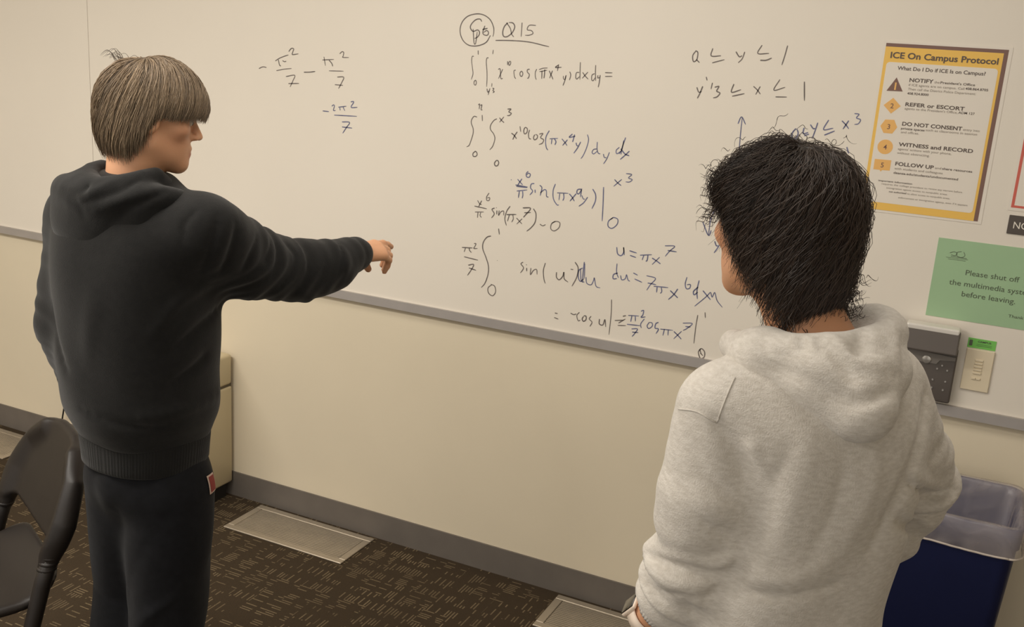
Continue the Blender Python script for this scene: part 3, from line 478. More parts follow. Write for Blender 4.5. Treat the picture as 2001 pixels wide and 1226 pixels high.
# ------------------------------------------------------------------ wall phone
ph = empty('wall_phone', (-0.10, BY, 0.933), 'dark gray desk phone hung on the whiteboard, beside the light switch plate', 'phone'); pho = ph.location
MB().box(-0.200, -0.0085, BY-0.030, BY, 0.933, 1.085, 0.006, 3).build('body', M['phone'], ph, pho, True)
sc = MB().box(-0.1500, -0.0105, BY-0.062, BY-0.012, 1.072, 1.139, 0.004, 2, Matrix.Rotation(math.radians(-14), 3, 'X')).build('screen', M['phone'], ph, pho)
MB().box(-0.1480, -0.0125, BY-0.056, BY-0.012, 1.130, 1.1480, 0.005, 3).build('silver_edge', M['silver'], ph, pho)
MB().prism([(-0.150, 1.040), (-0.058, 1.040), (-0.050, 1.052), (-0.012, 1.056), (-0.012, 1.066), (-0.150, 1.072)], BY-0.0325, BY-0.029).build('trim', M['phone_gray'], ph, pho)
nb = MB().tube([(-0.0835, BY-0.031, 1.049), (-0.0835, BY-0.0340, 1.049), (-0.0835, BY-0.0348, 1.049)], [0.0125, 0.0118, 0.0095], 24)
nb.build('navigation_button', M['button'], ph, pho, True)
for kx, kz in ((-0.0424, 1.0384), (-0.0535, 1.0275), (-0.0277, 1.0268), (-0.0276, 0.9949), (-0.0300, 0.9702), (-0.060, 0.995), (-0.0595, 0.972)):
    MB().tube([(kx, BY-0.029, kz), (kx, BY-0.0325, kz)], 0.0026, 10).build('key', M['button'], ph, pho)
hs = MB().box(-0.2080, -0.1575, BY-0.052, BY-0.012, 1.100, 1.1500, 0.014, 3)
hs.box(-0.2040, -0.1620, BY-0.034, BY-0.016, 0.985, 1.11, 0.008, 2).box(-0.2080, -0.1575, BY-0.052, BY-0.012, 0.945, 0.990, 0.014, 3)
hs.build('handset', M['phone'], ph, pho, True)

# ------------------------------------------------------------------ light switch plate + sticker
sw = empty('light_switch', (0.0455, BY, 0.976), 'ivory light control plate with a column of small buttons, right of the phone', 'light switch'); swo = sw.location
MB().box(0.0105, 0.0808, BY-0.006, BY, 0.9765, 1.0925, 0.002, 2).build('plate', M['plate'], sw, swo)
for i in range(5):
    z = 1.0600-i*0.0089
    MB().box(0.0350, 0.0562, BY-0.009, BY-0.005, z, z+0.0058, 0.001, 1).build('button', M['plate'], sw, swo)
for x0 in (0.0345, 0.0460):
    MB().box(x0, x0+0.0106, BY-0.009, BY-0.005, 1.0085, 1.0148, 0.001, 1).build('button', M['plate'], sw, swo)
sk = empty('sticker', (0.0448, BY, 1.094), 'small bright green label stuck just above the light switch plate', 'sticker'); sko = sk.location
MB().prism(outline_rect(0.0098, 0.0796, 1.0945, 1.1212), PY, BY-0.0001).build('label_film', M['sticker'], sk, sko)
tx = MB(); add_text(tx, 'CAMPUS', 0.034, 1.1115, 0.067, layer(2), height=0.0052, bold=0.02)
for z in (1.106, 1.102): tx.prism(outline_rect(0.032, 0.070, z, z+0.0007), layer(2), layer(1))
tx.prism(outline_rect(0.0135, 0.0215, 1.100, 1.116, 0.002), layer(2), layer(1))
tx.build('print', M['greentext'], sk, sko)

# ------------------------------------------------------------------ beige cabinet, cord, floor vents
cb = empty('cabinet', (-2.69, -0.19, 0), 'low beige enamel cabinet against the wall, partly hidden behind the person in black', 'cabinet'); cbo = cb.location
MB().box(-2.86, -2.515, -0.36, -0.012, 0.469, 0.592, 0.014, 4).build('upper_section', M['cabinet'], cb, cbo, True)
MB().box(-2.855, -2.520, -0.352, -0.016, 0.445, 0.475).build('shadow_gap', M['gap'], cb, cbo)
MB().box(-2.86, -2.515, -0.36, -0.012, 0.062, 0.463, 0.010, 3).build('lower_section', M['cabinet'], cb, cbo, True)
MB().box(-2.84, -2.535, -0.34, -0.03, 0.0, 0.07).build('plinth', M['dark_plastic'], cb, cbo)
cd = MB().tube(catmull([(-3.425, -0.020, 0.42), (-3.452, -0.022, 0.335), (-3.448, -0.024, 0.30), (-3.422, -0.026, 0.255), (-3.412, -0.028, 0.20), (-3.425, -0.03, 0.13), (-3.436, -0.04, 0.05), (-3.44, -0.07, 0.005), (-3.42, -0.16, 0.004)], 6), 0.0032, 8)
tag(cd.build('power_cord', M['cord'], None, (-3.43, -0.03, 0.0), True), 'thin black cord hanging down the wall left of the person in black', 'cord')

def floor_vent(x0, x1, y0, y1, label):
    t = empty('floor_vent', ((x0+x1)/2, (y0+y1)/2, 0), label, 'vent', 'floor vents along the wall'); o = t.location
    w = 0.027; fr = MB()
    for a in ((x0, x1, y0, y0+w), (x0, x1, y1-w, y1), (x0, x0+w, y0+w, y1-w), (x1-w, x1, y0+w, y1-w)):
        fr.box(a[0], a[1], a[2], a[3], 0.0, 0.006, 0.0015, 1)
    fr.build('frame', M['vent'], t, o)
    MB().box(x0+w, x1-w, y0+w, y1-w, 0.0, 0.0012).build('duct', M['vent_dark'], t, o)
    n = 16; g = MB(); st = (y1-y0-2*w)/n
    for i in range(n):
        ya = y0+w+i*st+st*0.22
        g.box(x0+w+0.002, x1-w-0.002, ya, ya+st*0.72, 0.0010, 0.0046)
    g.build('grille', M['vent'], t, o)
    return t
floor_vent(-2.365, -1.842, -0.243, -0.026, 'flat metal floor vent by the wall, whole, middle of the picture bottom')
floor_vent(-1.100, -0.577, -0.243, -0.026, 'flat metal floor vent cut by the picture bottom, beside the gray sleeve')
floor_vent(-4.040, -3.517, -0.262, -0.045, 'flat metal floor vent at the left picture edge, behind the black chair')

# ------------------------------------------------------------------ blue bin with a clear liner
def rrect(cx, cy, hx, hy, r, n=8):
    out = []
    for sx, sy, a0 in ((1, -1, -90), (1, 1, 0), (-1, 1, 90), (-1, -1, 180)):
        for k in range(n+1):
            a = math.radians(a0+90*k/n); out.append((cx+sx*(hx-r)+r*math.cos(a), cy+sy*(hy-r)+r*math.sin(a)))
    return out
def loft_mesh(rings, close_bottom=False):
    n = len(rings[0]); v = [p for r in rings for p in r]
    f = [[i*n+j, i*n+(j+1) % n, (i+1)*n+(j+1) % n, (i+1)*n+j] for i in range(len(rings)-1) for j in range(n)]
    if close_bottom: f.append(list(range(n))[::-1])
    return v, f
bn = empty('waste_bin', (-0.04, -0.25, 0), 'tall blue plastic waste bin against the wall, right of the gray hoodie student', 'bin'); bo = bn.location
R1 = lambda z, hx, hy, r=0.03: [(x, y, z) for x, y in rrect(-0.0375, -0.25, hx, hy, r)]
v, f = loft_mesh([R1(0.0, 0.200, 0.115), R1(0.70, 0.238, 0.146), R1(0.705, 0.243, 0.150), R1(0.757, 0.245, 0.152), R1(0.760, 0.240, 0.148), R1(0.756, 0.236, 0.143), R1(0.05, 0.198, 0.112), R1(0.012, 0.19, 0.105)])
n = 36; f.append(list(range(n))[::-1]); f.append([7*n+j for j in range(n)])
mk('bin_body', v, f, M['bin'], bn, bo, True)
rs = np.random.RandomState(11)
rings = []
def wring(z, hx, hy, amp, zamp):
    base = []
    for x, y in rrect(-0.0375, -0.25, hx, hy, 0.03, 12):
        base.append((x, y))
    # resample to 160 points
    P = np.array(base+[base[0]]); dd = np.r_[0, np.cumsum(np.linalg.norm(np.diff(P, axis=0), axis=1))]
    t = np.linspace(0, dd[-1], 161)[:-1]
    X = np.interp(t, dd, P[:, 0]); Y = np.interp(t, dd, P[:, 1])
    a = t/dd[-1]*2*math.pi
    w = sum(np.sin(a*k+rs.rand()*6.28)*rs.rand() for k in (9, 14, 23, 31, 47))/2
    w2 = sum(np.sin(a*k+rs.rand()*6.28)*rs.rand() for k in (3, 5, 8, 13, 21))/2
    cx, cy = X+0.0375, Y+0.25; l = np.hypot(cx, cy)
    return np.stack([X+cx/l*w*amp, Y+cy/l*w*amp, z+w2*zamp], 1).tolist()
for z, hx, hy, a, za in ((0.688, 0.2525, 0.1585, .0015, .003), (0.694, 0.2530, 0.159, .0018, .002), (0.71, 0.2530, 0.159, .0018, .001), (0.745, 0.2525, 0.1585, .0018, .001), (0.763, 0.2480, 0.1545, .001, .001), (0.764, 0.236, 0.143, .001, .001), (0.74, 0.228, 0.136, .003, .001), (0.66, 0.220, 0.128, .005, .003), (0.52, 0.205, 0.115, .007, .004), (0.34, 0.185, 0.100, .008, .004)):
    rings.append(wring(z, hx, hy, a, za))
v, f = loft_mesh(rings)
bl = mk('bag_liner', v, f, M['liner'], bn, bo, True)
hem = np.array(rings[0]+rings[0][:1])
MB().tube(hem, 0.0028, 6).build('hem', M['hem'], bl, bo, True)
# ------------------------------------------------------------------ signed distance modelling
f32 = np.float32
def V(*a): return np.array(a, dtype=f32)
def cone(P, a, b, ra, rb):
    a = np.asarray(a, f32); b = np.asarray(b, f32); d = b-a; L = float(d@d)+1e-12
    q = P-a; t = np.clip((q@d)/L, 0, 1)
    q = q-t[:, None]*d
    return np.sqrt((q*q).sum(1))-(ra+(rb-ra)*t)
def ell(P, c, r, R=None):
    q = P-np.asarray(c, f32)
    if R is not None: q = q@np.asarray(R, f32)
    r = np.asarray(r, f32); k0 = np.sqrt(((q/r)**2).sum(1)); k1 = np.sqrt(((q/(r*r))**2).sum(1))+1e-9
    return k0*(k0-1)/k1
def smin(a, b, k):
    h = np.maximum(k-np.abs(a-b), 0)/k
    return np.minimum(a, b)-h*h*k*0.25
def smax(a, b, k): return -smin(-a, -b, k)
def chain(P, pts, rad, k=0.0):
    d = None
    for i in range(len(pts)-1):
        e = cone(P, pts[i], pts[i+1], rad[i], rad[i+1])
        d = e if d is None else (smin(d, e, k) if k else np.minimum(d, e))
    return d
def loft(Q, secs, n=2.3, k=0.02):
    """Q local points; secs rows: z, cx, cy, a, b"""
    S = np.array(catmull(secs, 6), f32); z = Q[:, 2]
    I = lambda c: np.interp(z, S[:, 0], S[:, c]).astype(f32)
    a, b = I(3), I(4)
    x = np.abs(Q[:, 0]-I(1))/a; y = np.abs(Q[:, 1]-I(2))/b
    d = ((x**n+y**n)**(1/n)-1)*np.minimum(a, b)
    return smax(d, np.maximum(S[0, 0]-z, z-S[-1, 0]), k)
def pdist(P, pts):
    d = None
    for i in range(len(pts)-1):
        e = cone(P, pts[i], pts[i+1], 0, 0); d = e if d is None else np.minimum(d, e)
    return d
def creases(P, d, cs):
    """carve valleys (depth>0) or raise ridges (depth<0) along polylines"""
    near = np.abs(d) < 0.06
    if not near.any(): return d
    Q = P[near]; add = np.zeros(len(Q), f32)
    for pts, depth, w in cs:
        pts = catmull(pts, 4)
        A = np.array(pts); lo = A.min(0)-3*w; hi = A.max(0)+3*w
        m = ((Q > lo) & (Q < hi)).all(1)
        if m.any():
            R_ = Q[m]; g = np.zeros(len(R_), f32); n = len(pts)-1
            for i in range(n):
                x2 = (cone(R_, pts[i], pts[i+1], 0, 0)/w)**2
                e = np.exp(.3-1.5*np.sqrt(x2+.04)) if depth > 0 else np.exp(-x2)
                g = np.maximum(g, e*math.sin(math.pi*(i+.7)/(n+.4))**.6)
            add[m] += depth*g
    d = d.copy(); d[near] += add
    return d
def mesh_sdf(fn, lo, hi, h, margin=0.012):
    lo = np.array(lo, float); B = 4
    nb = np.ceil((np.array(hi)-lo)/(h*B)).astype(int)
    n = nb*B
    ax = [lo[i]+(np.arange(nb[i])*B+(B-1)/2)*h for i in range(3)]
    g = np.stack(np.meshgrid(*ax, indexing='ij'), -1).reshape(-1, 3).astype(f32)
    dc = fn(g).reshape(nb)
    act = np.abs(dc) < h*B*0.9+margin
    D = np.repeat(np.repeat(np.repeat(np.where(dc < 0, -1, 1).astype(f32), B, 0), B, 1), B, 2)
    bi = np.argwhere(act)
    off = np.stack(np.meshgrid(*[np.arange(B)]*3, indexing='ij'), -1).reshape(-1, 3)
    for s in range(0, len(bi), 6000):
        ii = (bi[s:s+6000, None, :]*B+off[None]).reshape(-1, 3)
        D[ii[:, 0], ii[:, 1], ii[:, 2]] = fn((lo+ii*h).astype(f32))
    # surface nets
    S = D < 0
    c = np.zeros(n-1, np.int8)
    for o in np.ndindex(2, 2, 2):
        c += S[o[0]:n[0]-1+o[0], o[1]:n[1]-1+o[1], o[2]:n[2]-1+o[2]]
    idx = np.argwhere((c > 0) & (c < 8))
    ids = np.full(n-1, -1, np.int32); ids[idx[:, 0], idx[:, 1], idx[:, 2]] = np.arange(len(idx))
    pos = np.zeros((len(idx), 3)); cnt = np.zeros(len(idx))
    cor = list(np.ndindex(2, 2, 2))
    for a in cor:
        for k in range(3):
            if a[k]: continue
            b = list(a); b[k] = 1
            A = idx+np.array(a); Bb = idx+np.array(b)
            va = D[A[:, 0], A[:, 1], A[:, 2]]; vb = D[Bb[:, 0], Bb[:, 1], Bb[:, 2]]
            m = (va < 0) != (vb < 0)
            t = np.where(m, va/np.where(m, va-vb, 1), 0)
            p = A+t[:, None]*(np.array(b)-np.array(a))
            pos[m] += p[m]; cnt[m] += 1
    verts = lo+(pos/cnt[:, None])*h
    F = []
    for k in range(3):
        i1, i2 = (k+1) % 3, (k+2) % 3
        sl = [slice(1, n[j]-1) for j in range(3)]; sl[k] = slice(0, n[k]-1)
        s2 = list(sl); s2[k] = slice(1, n[k])
        a, b = S[tuple(sl)], S[tuple(s2)]
        e = np.argwhere(a != b); flip = a[e[:, 0], e[:, 1], e[:, 2]]
        e = e+np.array([0 if j == k else 1 for j in range(3)])
        q = []
        for d1, d2 in ((-1, -1), (0, -1), (0, 0), (-1, 0)):
            w = e.copy(); w[:, i1] += d1; w[:, i2] += d2
            q.append(ids[w[:, 0], w[:, 1], w[:, 2]])
        q = np.stack(q, 1); q[~flip] = q[~flip][:, ::-1]
        F.append(q)
    F = np.concatenate(F); F = F[(F >= 0).all(1)]
    return verts, F
def snap(pts, fn, out=0.0, it=6):
    P = np.array(pts, f32)
    for _ in range(it):
        d = fn(P); e = 0.003
        G = np.stack([fn(P+np.eye(3, dtype=f32)[k]*e)-fn(P-np.eye(3, dtype=f32)[k]*e) for k in range(3)], 1)
        G /= np.linalg.norm(G, axis=1)[:, None]+1e-9
        P = P-G*(d-out)[:, None]
    return P
def frame(fw, up):
    """columns: right, forward, up"""
    fw = np.array(fw, float); fw /= np.linalg.norm(fw)
    r = np.cross(fw, up); r /= np.linalg.norm(r)
    return np.stack([r, fw, np.cross(r, fw)], 1)

# ------------------------------------------------------------------ black chair
def chair():
    cen = np.array([-2.047, -1.325]); fa = np.array([-0.45, -0.893]); wd = np.array([0.893, -0.45])
    def wp(u, f, z): return (cen[0]+wd[0]*u+fa[0]*f, cen[1]+wd[1]*u+fa[1]*f, z)
    t = empty('folding_chair', (cen[0], cen[1], 0), 'black molded plastic chair in the lower left corner, beside the person in black', 'chair')
    o = t.location
    Rm = np.array([[wd[0], fa[0], 0], [wd[1], fa[1], 0], [0, 0, 1]], f32)   # local (u, f, z)
    loc = lambda P: (P-np.array([cen[0], cen[1], 0], f32))@Rm
    HW = 0.211
    lean = lambda z: -0.36*(z-0.575)
    def back(P):
        q = loc(P); u, f, z = q[:, 0], q[:, 1]-lean(q[:, 2])-0.0+0.55*(q[:, 0]**2-HW**2)*-1.0, q[:, 2]
        # curved panel: outline arch
        top = 0.803-0.17*np.clip((np.abs(u)-0.02)/HW, 0, 1.2)**2.6
        bot = 0.590-0.03*(1-(u/HW)**2)
        ed = smax(smax(z-top, bot-z, 0.03), np.abs(u)-HW, 0.05)
        pan = smax(ed, np.abs(f)-0.011, 0.012)
        pts = [(s*HW*w, lean(zz), zz) for s in () for w, zz in ()]
        d = pan
        for s in (-1, 1):
            d = smin(d, chain(q, [(s*(HW-.005), lean(.54), .54), (s*(HW+.004), lean(.64)-.006, .64), (s*(HW-.026), lean(.73)-.008, .725), (s*0.12, lean(.77)-.008, .768)], [.021, .022, .015, .008]), 0.05)
        return d
    v, f = mesh_sdf(back, (-2.40, -1.65, .47), (-1.65, -1.0, .88), .005)
    mk('backrest', v, f, M['chair'], t, o, True)
    def seat(P):
        q = loc(P); u, f, z = q[:, 0], q[:, 1], q[:, 2]
        ed = smax(np.abs(u)-0.200, np.abs(f-0.185)-0.215, 0.09)
        dish = 0.455-0.022*np.exp(-((u/0.15)**2+((f-0.2)/0.15)**2))+0.045*(np.clip(0.09-f, 0, .13)/0.11)**2
        return smax(ed, np.abs(z-dish+0.012)-0.014, 0.02)
    v, f = mesh_sdf(seat, (-2.55, -2.0, .38), (-1.6, -1.0, .62), .006)
    mk('seat', v, f, M['chair'], t, o, True)
    for s in (-1, 1):
        a, b = wp(s*(HW-.004), lean(.575), .58), wp(s*(HW+.012), .17, 0.012)
        MB().tube([a, wp(s*(HW+.002), lean(.5), .50), wp(s*(HW+.006), .09, .27), b], [.0195, .0195, .018, .016], 16).build('leg', M['chair'], t, o, True)
        for dz in (0.0, 0.014, 0.028):
            c0 = np.array(wp(s*(HW-.0035), lean(.565-dz), .565-dz)); ax = np.array([0, 0, 1.0])
            MB().tube([c0+ax*.005, c0+ax*.002, c0-ax*.002, c0-ax*.005], [.0205, .0232, .0232, .0205], 18).build('collar', M['chair'], t, o, True)
        MB().tube([wp(s*(HW-.03), .27, .44), wp(s*(HW-.02), .11, .22), wp(s*(HW-.018), -.035, .012)], [.013, .013, .013], 12).build('leg', M['chair'], t, o, True)
    return t
chair()
# ------------------------------------------------------------------ people: shared pieces
def head_sdf(q, chin=1.0):
    """q: head-local points (x right, y forward, z up)"""
    d = ell(q, (0, -.011, .026), (.0745, .0930, .086))
    d = smin(d, ell(q, (0, .022, -.03), (.0605, .068, .079)), .035)
    for s in (-1, 1):
        d = smin(d, cone(q, (s*.052, .002, -.058), (s*.013, .070, -.096), .018, .0165), .03)
        d = smin(d, ell(q, (s*.044, .056, -.018), (.023, .022, .019)), .02)
        d = smin(d, cone(q, (s*.040, .072, .019), (s*.008, .0865, .017), .010, .010), .016)
    d = smin(d, ell(q, (0, .0775, -.098), (.021, .0145, .0145)), .02)
    d = smin(d, ell(q, (0, .064, -.062), (.036, .025, .032)), .025)
    for s in (-1, 1):
        d = smax(d, -ell(q, (s*.032, .1005, .000), (.0170, .019, .0115)), .014)
    n = cone(q, (0, .0865, .010), (0, .1125, -.031), .0080, .0085)
    for s in (-1, 1): n = smin(n, ell(q, (s*.0115, .0995, -.0345), (.0075, .0105, .0065)), .010)
    d = smin(d, n, .010)
    d = smin(d, ell(q, (0, .0865, -.0600), (.023, .0130, .0080)), .009)
    d = smin(d, ell(q, (0, .0860, -.0725), (.020, .0122, .0080)), .009)
    d = smax(d, -ell(q, (0, .1020, -.0662), (.022, .0060, .0012)), .003)
    for s in (-1, 1):
        e = ell(q, (s*.079, -.010, -.006), (.0085, .0190, .0315))
        e = smax(e, -ell(q, (s*.087, -.006, -.002), (.007, .011, .020)), .006)
        d = smin(d, e, .008)
    return d
def neck_sdf(q, base):
    return cone(q, (0, -.022, -.06), base, .055, .058)

def hand_sdf(P, w, a, n, side, flex, spread=0.06, thumb=None, L=1.0):
    """w wrist, a axis wrist->knuckles, n normal out of the back of the hand, side thumb direction"""
    w, a, n, s = [np.array(x, float) for x in (w, a, n, side)]
    kn = []; d = None
    for i, off in enumerate((0.029, 0.010, -0.010, -0.027)):
        k = w+a*(.088, .090, .085, .076)[i]*L+s*off*L-n*(.002, 0, .002, .005)[i]
        b = w+a*.012+s*off*.62
        e = cone(P, b, k, .0135, .0115); d = e if d is None else smin(d, e, .016)
        kn.append(k)
    lens = ((.042, .025, .021), (.046, .029, .022), (.042, .027, .021), (.033, .020, .019))
    for i in range(4):
        p = kn[i]; ang = 0; r = (.0100, .0102, .0098, .0088)[i]
        fan = s*(1.5-i)*spread
        dir0 = a+fan; dir0 /= np.linalg.norm(dir0)
        prev = p
        for j in range(3):
            ang += math.radians(flex[i][j])
            dr = dir0*math.cos(ang)-n*math.sin(ang)
            q = prev+dr*lens[i][j]*L
            e = cone(P, prev, q, r*(1-.08*j), r*(1-.08*(j+1)))
            d = smin(d, e, .006); prev = q
    if thumb is not None:
        T = [np.array(t, float) for t in thumb]
        d = smin(d, chain(P, T, [.015, .0125, .0112, .0088][:len(T)]), .012)
    return d

SKIN = np.array(srgb(211, 158, 122)[:3]); LIP = np.array(srgb(178, 104, 88)[:3]); SKIN2 = np.array(srgb(201, 148, 112)[:3])
def skin_tint(v, C, H, base):
    q = (v-C)@H
    t = np.tile(base, (len(v), 1))
    m = np.exp(-((q[:, 0]/.024)**2+((q[:, 1]-.095)/.02)**2+((q[:, 2]+.067)/.011)**2)**2)
    t = t*(1-m[:, None])+LIP*m[:, None]
    ck = np.exp(-(((np.abs(q[:, 0])-.045)/.025)**2+((q[:, 1]-.06)/.03)**2+((q[:, 2]+.03)/.025)**2))*.25
    t = t*(1-ck[:, None])+np.array(srgb(205, 128, 104)[:3])*ck[:, None]
    return t

def hair_mesh(C, H, cen, semi, low, pole, zend, N, K, rad, seed, dark, light, wave=(0.0, .03), lift=(.0, .006), clump=0.5, nclump=260, swirl=0.0, tip=(0, 0, 0), tuck=0.0, flare=0.0, cap_r=-.004, shape=None, layer=0.0):
    rs = np.random.RandomState(seed)
    cen = np.array(cen); semi = np.array(semi, float)
    w = np.array(pole, float); w /= np.linalg.norm(w); u = np.array([1.0, 0, 0]); vv = np.cross(w, u)
    def surf(phi, th):
        d = w*np.cos(th)[..., None]+(u*np.sin(phi)[..., None]+vv*np.cos(phi)[..., None])*np.sin(th)[..., None]
        sz = np.where(d[..., 2] >= 0, semi[2], low)
        R = 1/np.sqrt((d[..., 0]/semi[0])**2+(d[..., 1]/semi[1])**2+(d[..., 2]/sz)**2)
        if shape is not None: R = R*shape(d)
        return cen+d*R[..., None], d
    thg = np.linspace(.03, 2.75, 90)
    def tend(phi):
        p, _ = surf(phi[:, None]+swirl*thg[None], np.repeat(thg[None], len(phi), 0))
        az = np.arctan2(p[..., 0], p[..., 1])
        ok = p[..., 2] > zend(az)
        i = np.where(ok.all(1), 89, np.argmin(ok, 1)); return thg[np.maximum(i, 3)]
    verts, faces, tint = [], [], []
    # cap
    A, B = 120, 40
    ph = np.linspace(0, 2*math.pi, A+1)[:-1]; te = tend(ph)*.94
    tt = np.linspace(0.0, 1, B)
    TH = .02+(te[:, None]-.02)*tt[None]
    p, d = surf(ph[:, None]+swirl*TH, TH)
    g = .0022*np.sin(ph*47+3*np.sin(ph*5))[:, None]*np.minimum(1, TH*2)
    outer = p+d*(cap_r+g)[..., None]
    inner = p+d*(cap_r-.020)
    grid = np.concatenate([outer, inner[:, ::-1]], 1)
    n = 2*B
    verts.append(grid.reshape(-1, 3))
    ii, jj = np.meshgrid(np.arange(A), np.arange(n-1), indexing='ij'); i2 = (ii+1) % A
    faces.append(np.stack([ii*n+jj, ii*n+jj+1, i2*n+jj+1, i2*n+jj], -1).reshape(-1, 4))
    tint.append(np.tile(dark*.9, (A*n, 1)))
    nv = A*n
    # strands
    cph = rs.rand(nclump)*2*math.pi
    phi = rs.rand(N)*2*math.pi
    ci = np.abs(((phi[:, None]-cph[None]+math.pi) % (2*math.pi))-math.pi).argmin(1)
    dphi = ((cph[ci]-phi+math.pi) % (2*math.pi))-math.pi
    te = tend(phi)
    t0 = .03+rs.rand(N)**1.0*.62*te
    t1 = np.maximum(te*(.90+.13*rs.rand(N)), t0+.2)
    s = np.linspace(0, 1, K)
    TH = t0[:, None]+(t1-t0)[:, None]*s[None]
    PH = phi[:, None]+clump*dphi[:, None]*s[None]**1.5+swirl*TH+(.05*rs.randn(N))[:, None]*s[None]
    p, d = surf(PH, TH)
    crn = np.random.RandomState(seed+9).rand(nclump)
    e0 = lift[0]+(lift[1]-lift[0])*rs.rand(N)+layer*crn[ci]
    prof = np.minimum(1, s*5)
    off = -.006+(.006+e0)[:, None]*prof[None]
    tipm = np.clip((s-.75)/.25, 0, 1)**2
    off = off+(-tuck*rs.rand(N))[:, None]*tipm[None]+(flare*rs.randn(N))[:, None]*tipm[None]
    p = p+d*off[..., None]
    if wave[0]:
        T = np.gradient(p, axis=1); T /= np.linalg.norm(T, axis=2)[..., None]+1e-9
        b = np.cross(T, d)
        ln = np.linalg.norm(np.diff(p, axis=1), axis=2).cumsum(1); ln = np.concatenate([np.zeros((N, 1)), ln], 1)
        cr = np.random.RandomState(seed+5).rand(nclump)
        phs = cr[ci]*6.28+rs.randn(N)*.35
        wl = wave[1]*(.8+.5*cr[ci])
        am = wave[0]*(.5+rs.rand(N))
        an = ln/wl[:, None]*6.28+phs[:, None]
        p = p+b*(am[:, None]*np.sin(an)*prof)[..., None]+d*(am[:, None]*.7*np.cos(an)*prof)[..., None]
    p = p+np.array(tip)[None, None]*(tipm*1.0)[None, :, None]*rs.rand(N)[:, None, None]
    tc = rs.rand(N)*.5+.5*crn[ci]
    col = dark[None]*(1-tc[:, None])+light[None]*tc[:, None]
    return C, H, p, col, (verts, faces, tint, nv), rad

def add_wisps(st, rs, nm, base, dirv, length, curl, sp, K=20):
    for i in range(nm):
        s0 = np.linspace(0, 1, K)[:, None]; b0 = np.array(base)+sp*rs.randn(3)
        dv = np.array(dirv)+.25*rs.randn(3); dv /= np.linalg.norm(dv)
        u1 = np.cross(dv, (0, 0, 1)); u1 /= np.linalg.norm(u1); u2_ = np.cross(u1, dv)
        ph = rs.rand()*6.28; tr = (1.6+1.2*rs.rand())*math.pi
        L = length*(.6+.7*rs.rand())
        st.append(b0+dv*L*s0+curl*(s0**.7)*(np.cos(ph+tr*s0)*u1+np.sin(ph+tr*s0)*u2_)-np.array([0, 0, .25*L])*s0**2)

def strands_to_mesh(name, packs, material, parent, org):
    V_, F_, T_ = [], [], []; base = 0
    for C, H, p, col, cap, rad in packs:
        if cap is not None:
            verts, faces, tint, nv = cap
            V_.append(C+verts[0]@H.T); F_.append(faces[0]+base); T_.append(tint[0]); base += nv
        N, K = p.shape[:2]
        p = C+p@H.T
        T = np.gradient(p, axis=1); T /= np.linalg.norm(T, axis=2)[..., None]+1e-9
        ref = p-C; b1 = np.cross(T, ref); b1 /= np.linalg.norm(b1, axis=2)[..., None]+1e-9; b2 = np.cross(T, b1)
        s = np.linspace(0, 1, K); r = rad*np.interp(s, [0, .15, .7, 1], [.6, 1, .9, .25])
        rings = np.stack([p+r[None, :, None]*(math.cos(a)*b1*1.5+math.sin(a)*b2) for a in (0, 2.094, 4.189)], 2)
        V_.append(rings.reshape(-1, 3))
        n, k = np.meshgrid(np.arange(N), np.arange(K-1), indexing='ij'); q = (n*K+k)*3
        for j in range(3):
            j2 = (j+1) % 3
            F_.append((np.stack([q+j, q+j2, q+3+j2, q+3+j], -1)+base).reshape(-1, 4))
        T_.append(np.repeat(col, K*3, 0)); base += N*K*3
    return mk(name, np.concatenate(V_), np.concatenate(F_).astype(np.int32), material, parent, org, True, np.concatenate(T_))

def ribbed_band(name, ring_pts, heights, material, parent, org, ribs=90, amp=.0012, thick=.004):
    """ring_pts(t, h) -> closed ring around a limb; ribbed knit band"""
    n = ribs*4; t = np.linspace(0, 2*math.pi, n+1)[:-1]
    rows = []
    for i, h in enumerate(heights):
        c, pts = ring_pts(t, h)
        rr = pts-c; l = np.linalg.norm(rr, axis=1)[:, None]
        e = amp*np.sign(np.sin(t*ribs))*(1 if 0 < i < len(heights)-1 else .2)
        edge = -thick if i in (0, len(heights)-1) else 0
        rows.append(pts+rr/l*(e+edge)[:, None])
    v, f = loft_mesh([r.tolist() for r in rows])
    return mk(name, v, f, material, parent, org, True)

def eyes(C, H, parent, org):
    for s in (-1, 1):
        c = C+H@np.array([s*.0315, .0752, .000])
        bm = bmesh.new(); bmesh.ops.create_uvsphere(bm, u_segments=20, v_segments=14, radius=.0118)
        v = [np.array(x.co)+c for x in bm.verts]; f = [[q.index for q in x.verts] for x in bm.faces]; bm.free()
        e = mk('eye', v, f, M['eye_white'], parent, org, True)
        ci = C+H@np.array([s*.0315, .0752+.0100, -.001]); fw = H[:, 1]
        MB().tube([ci, ci+fw*.0018], .0056, 16).build('iris', M['iris'], e, org, True)

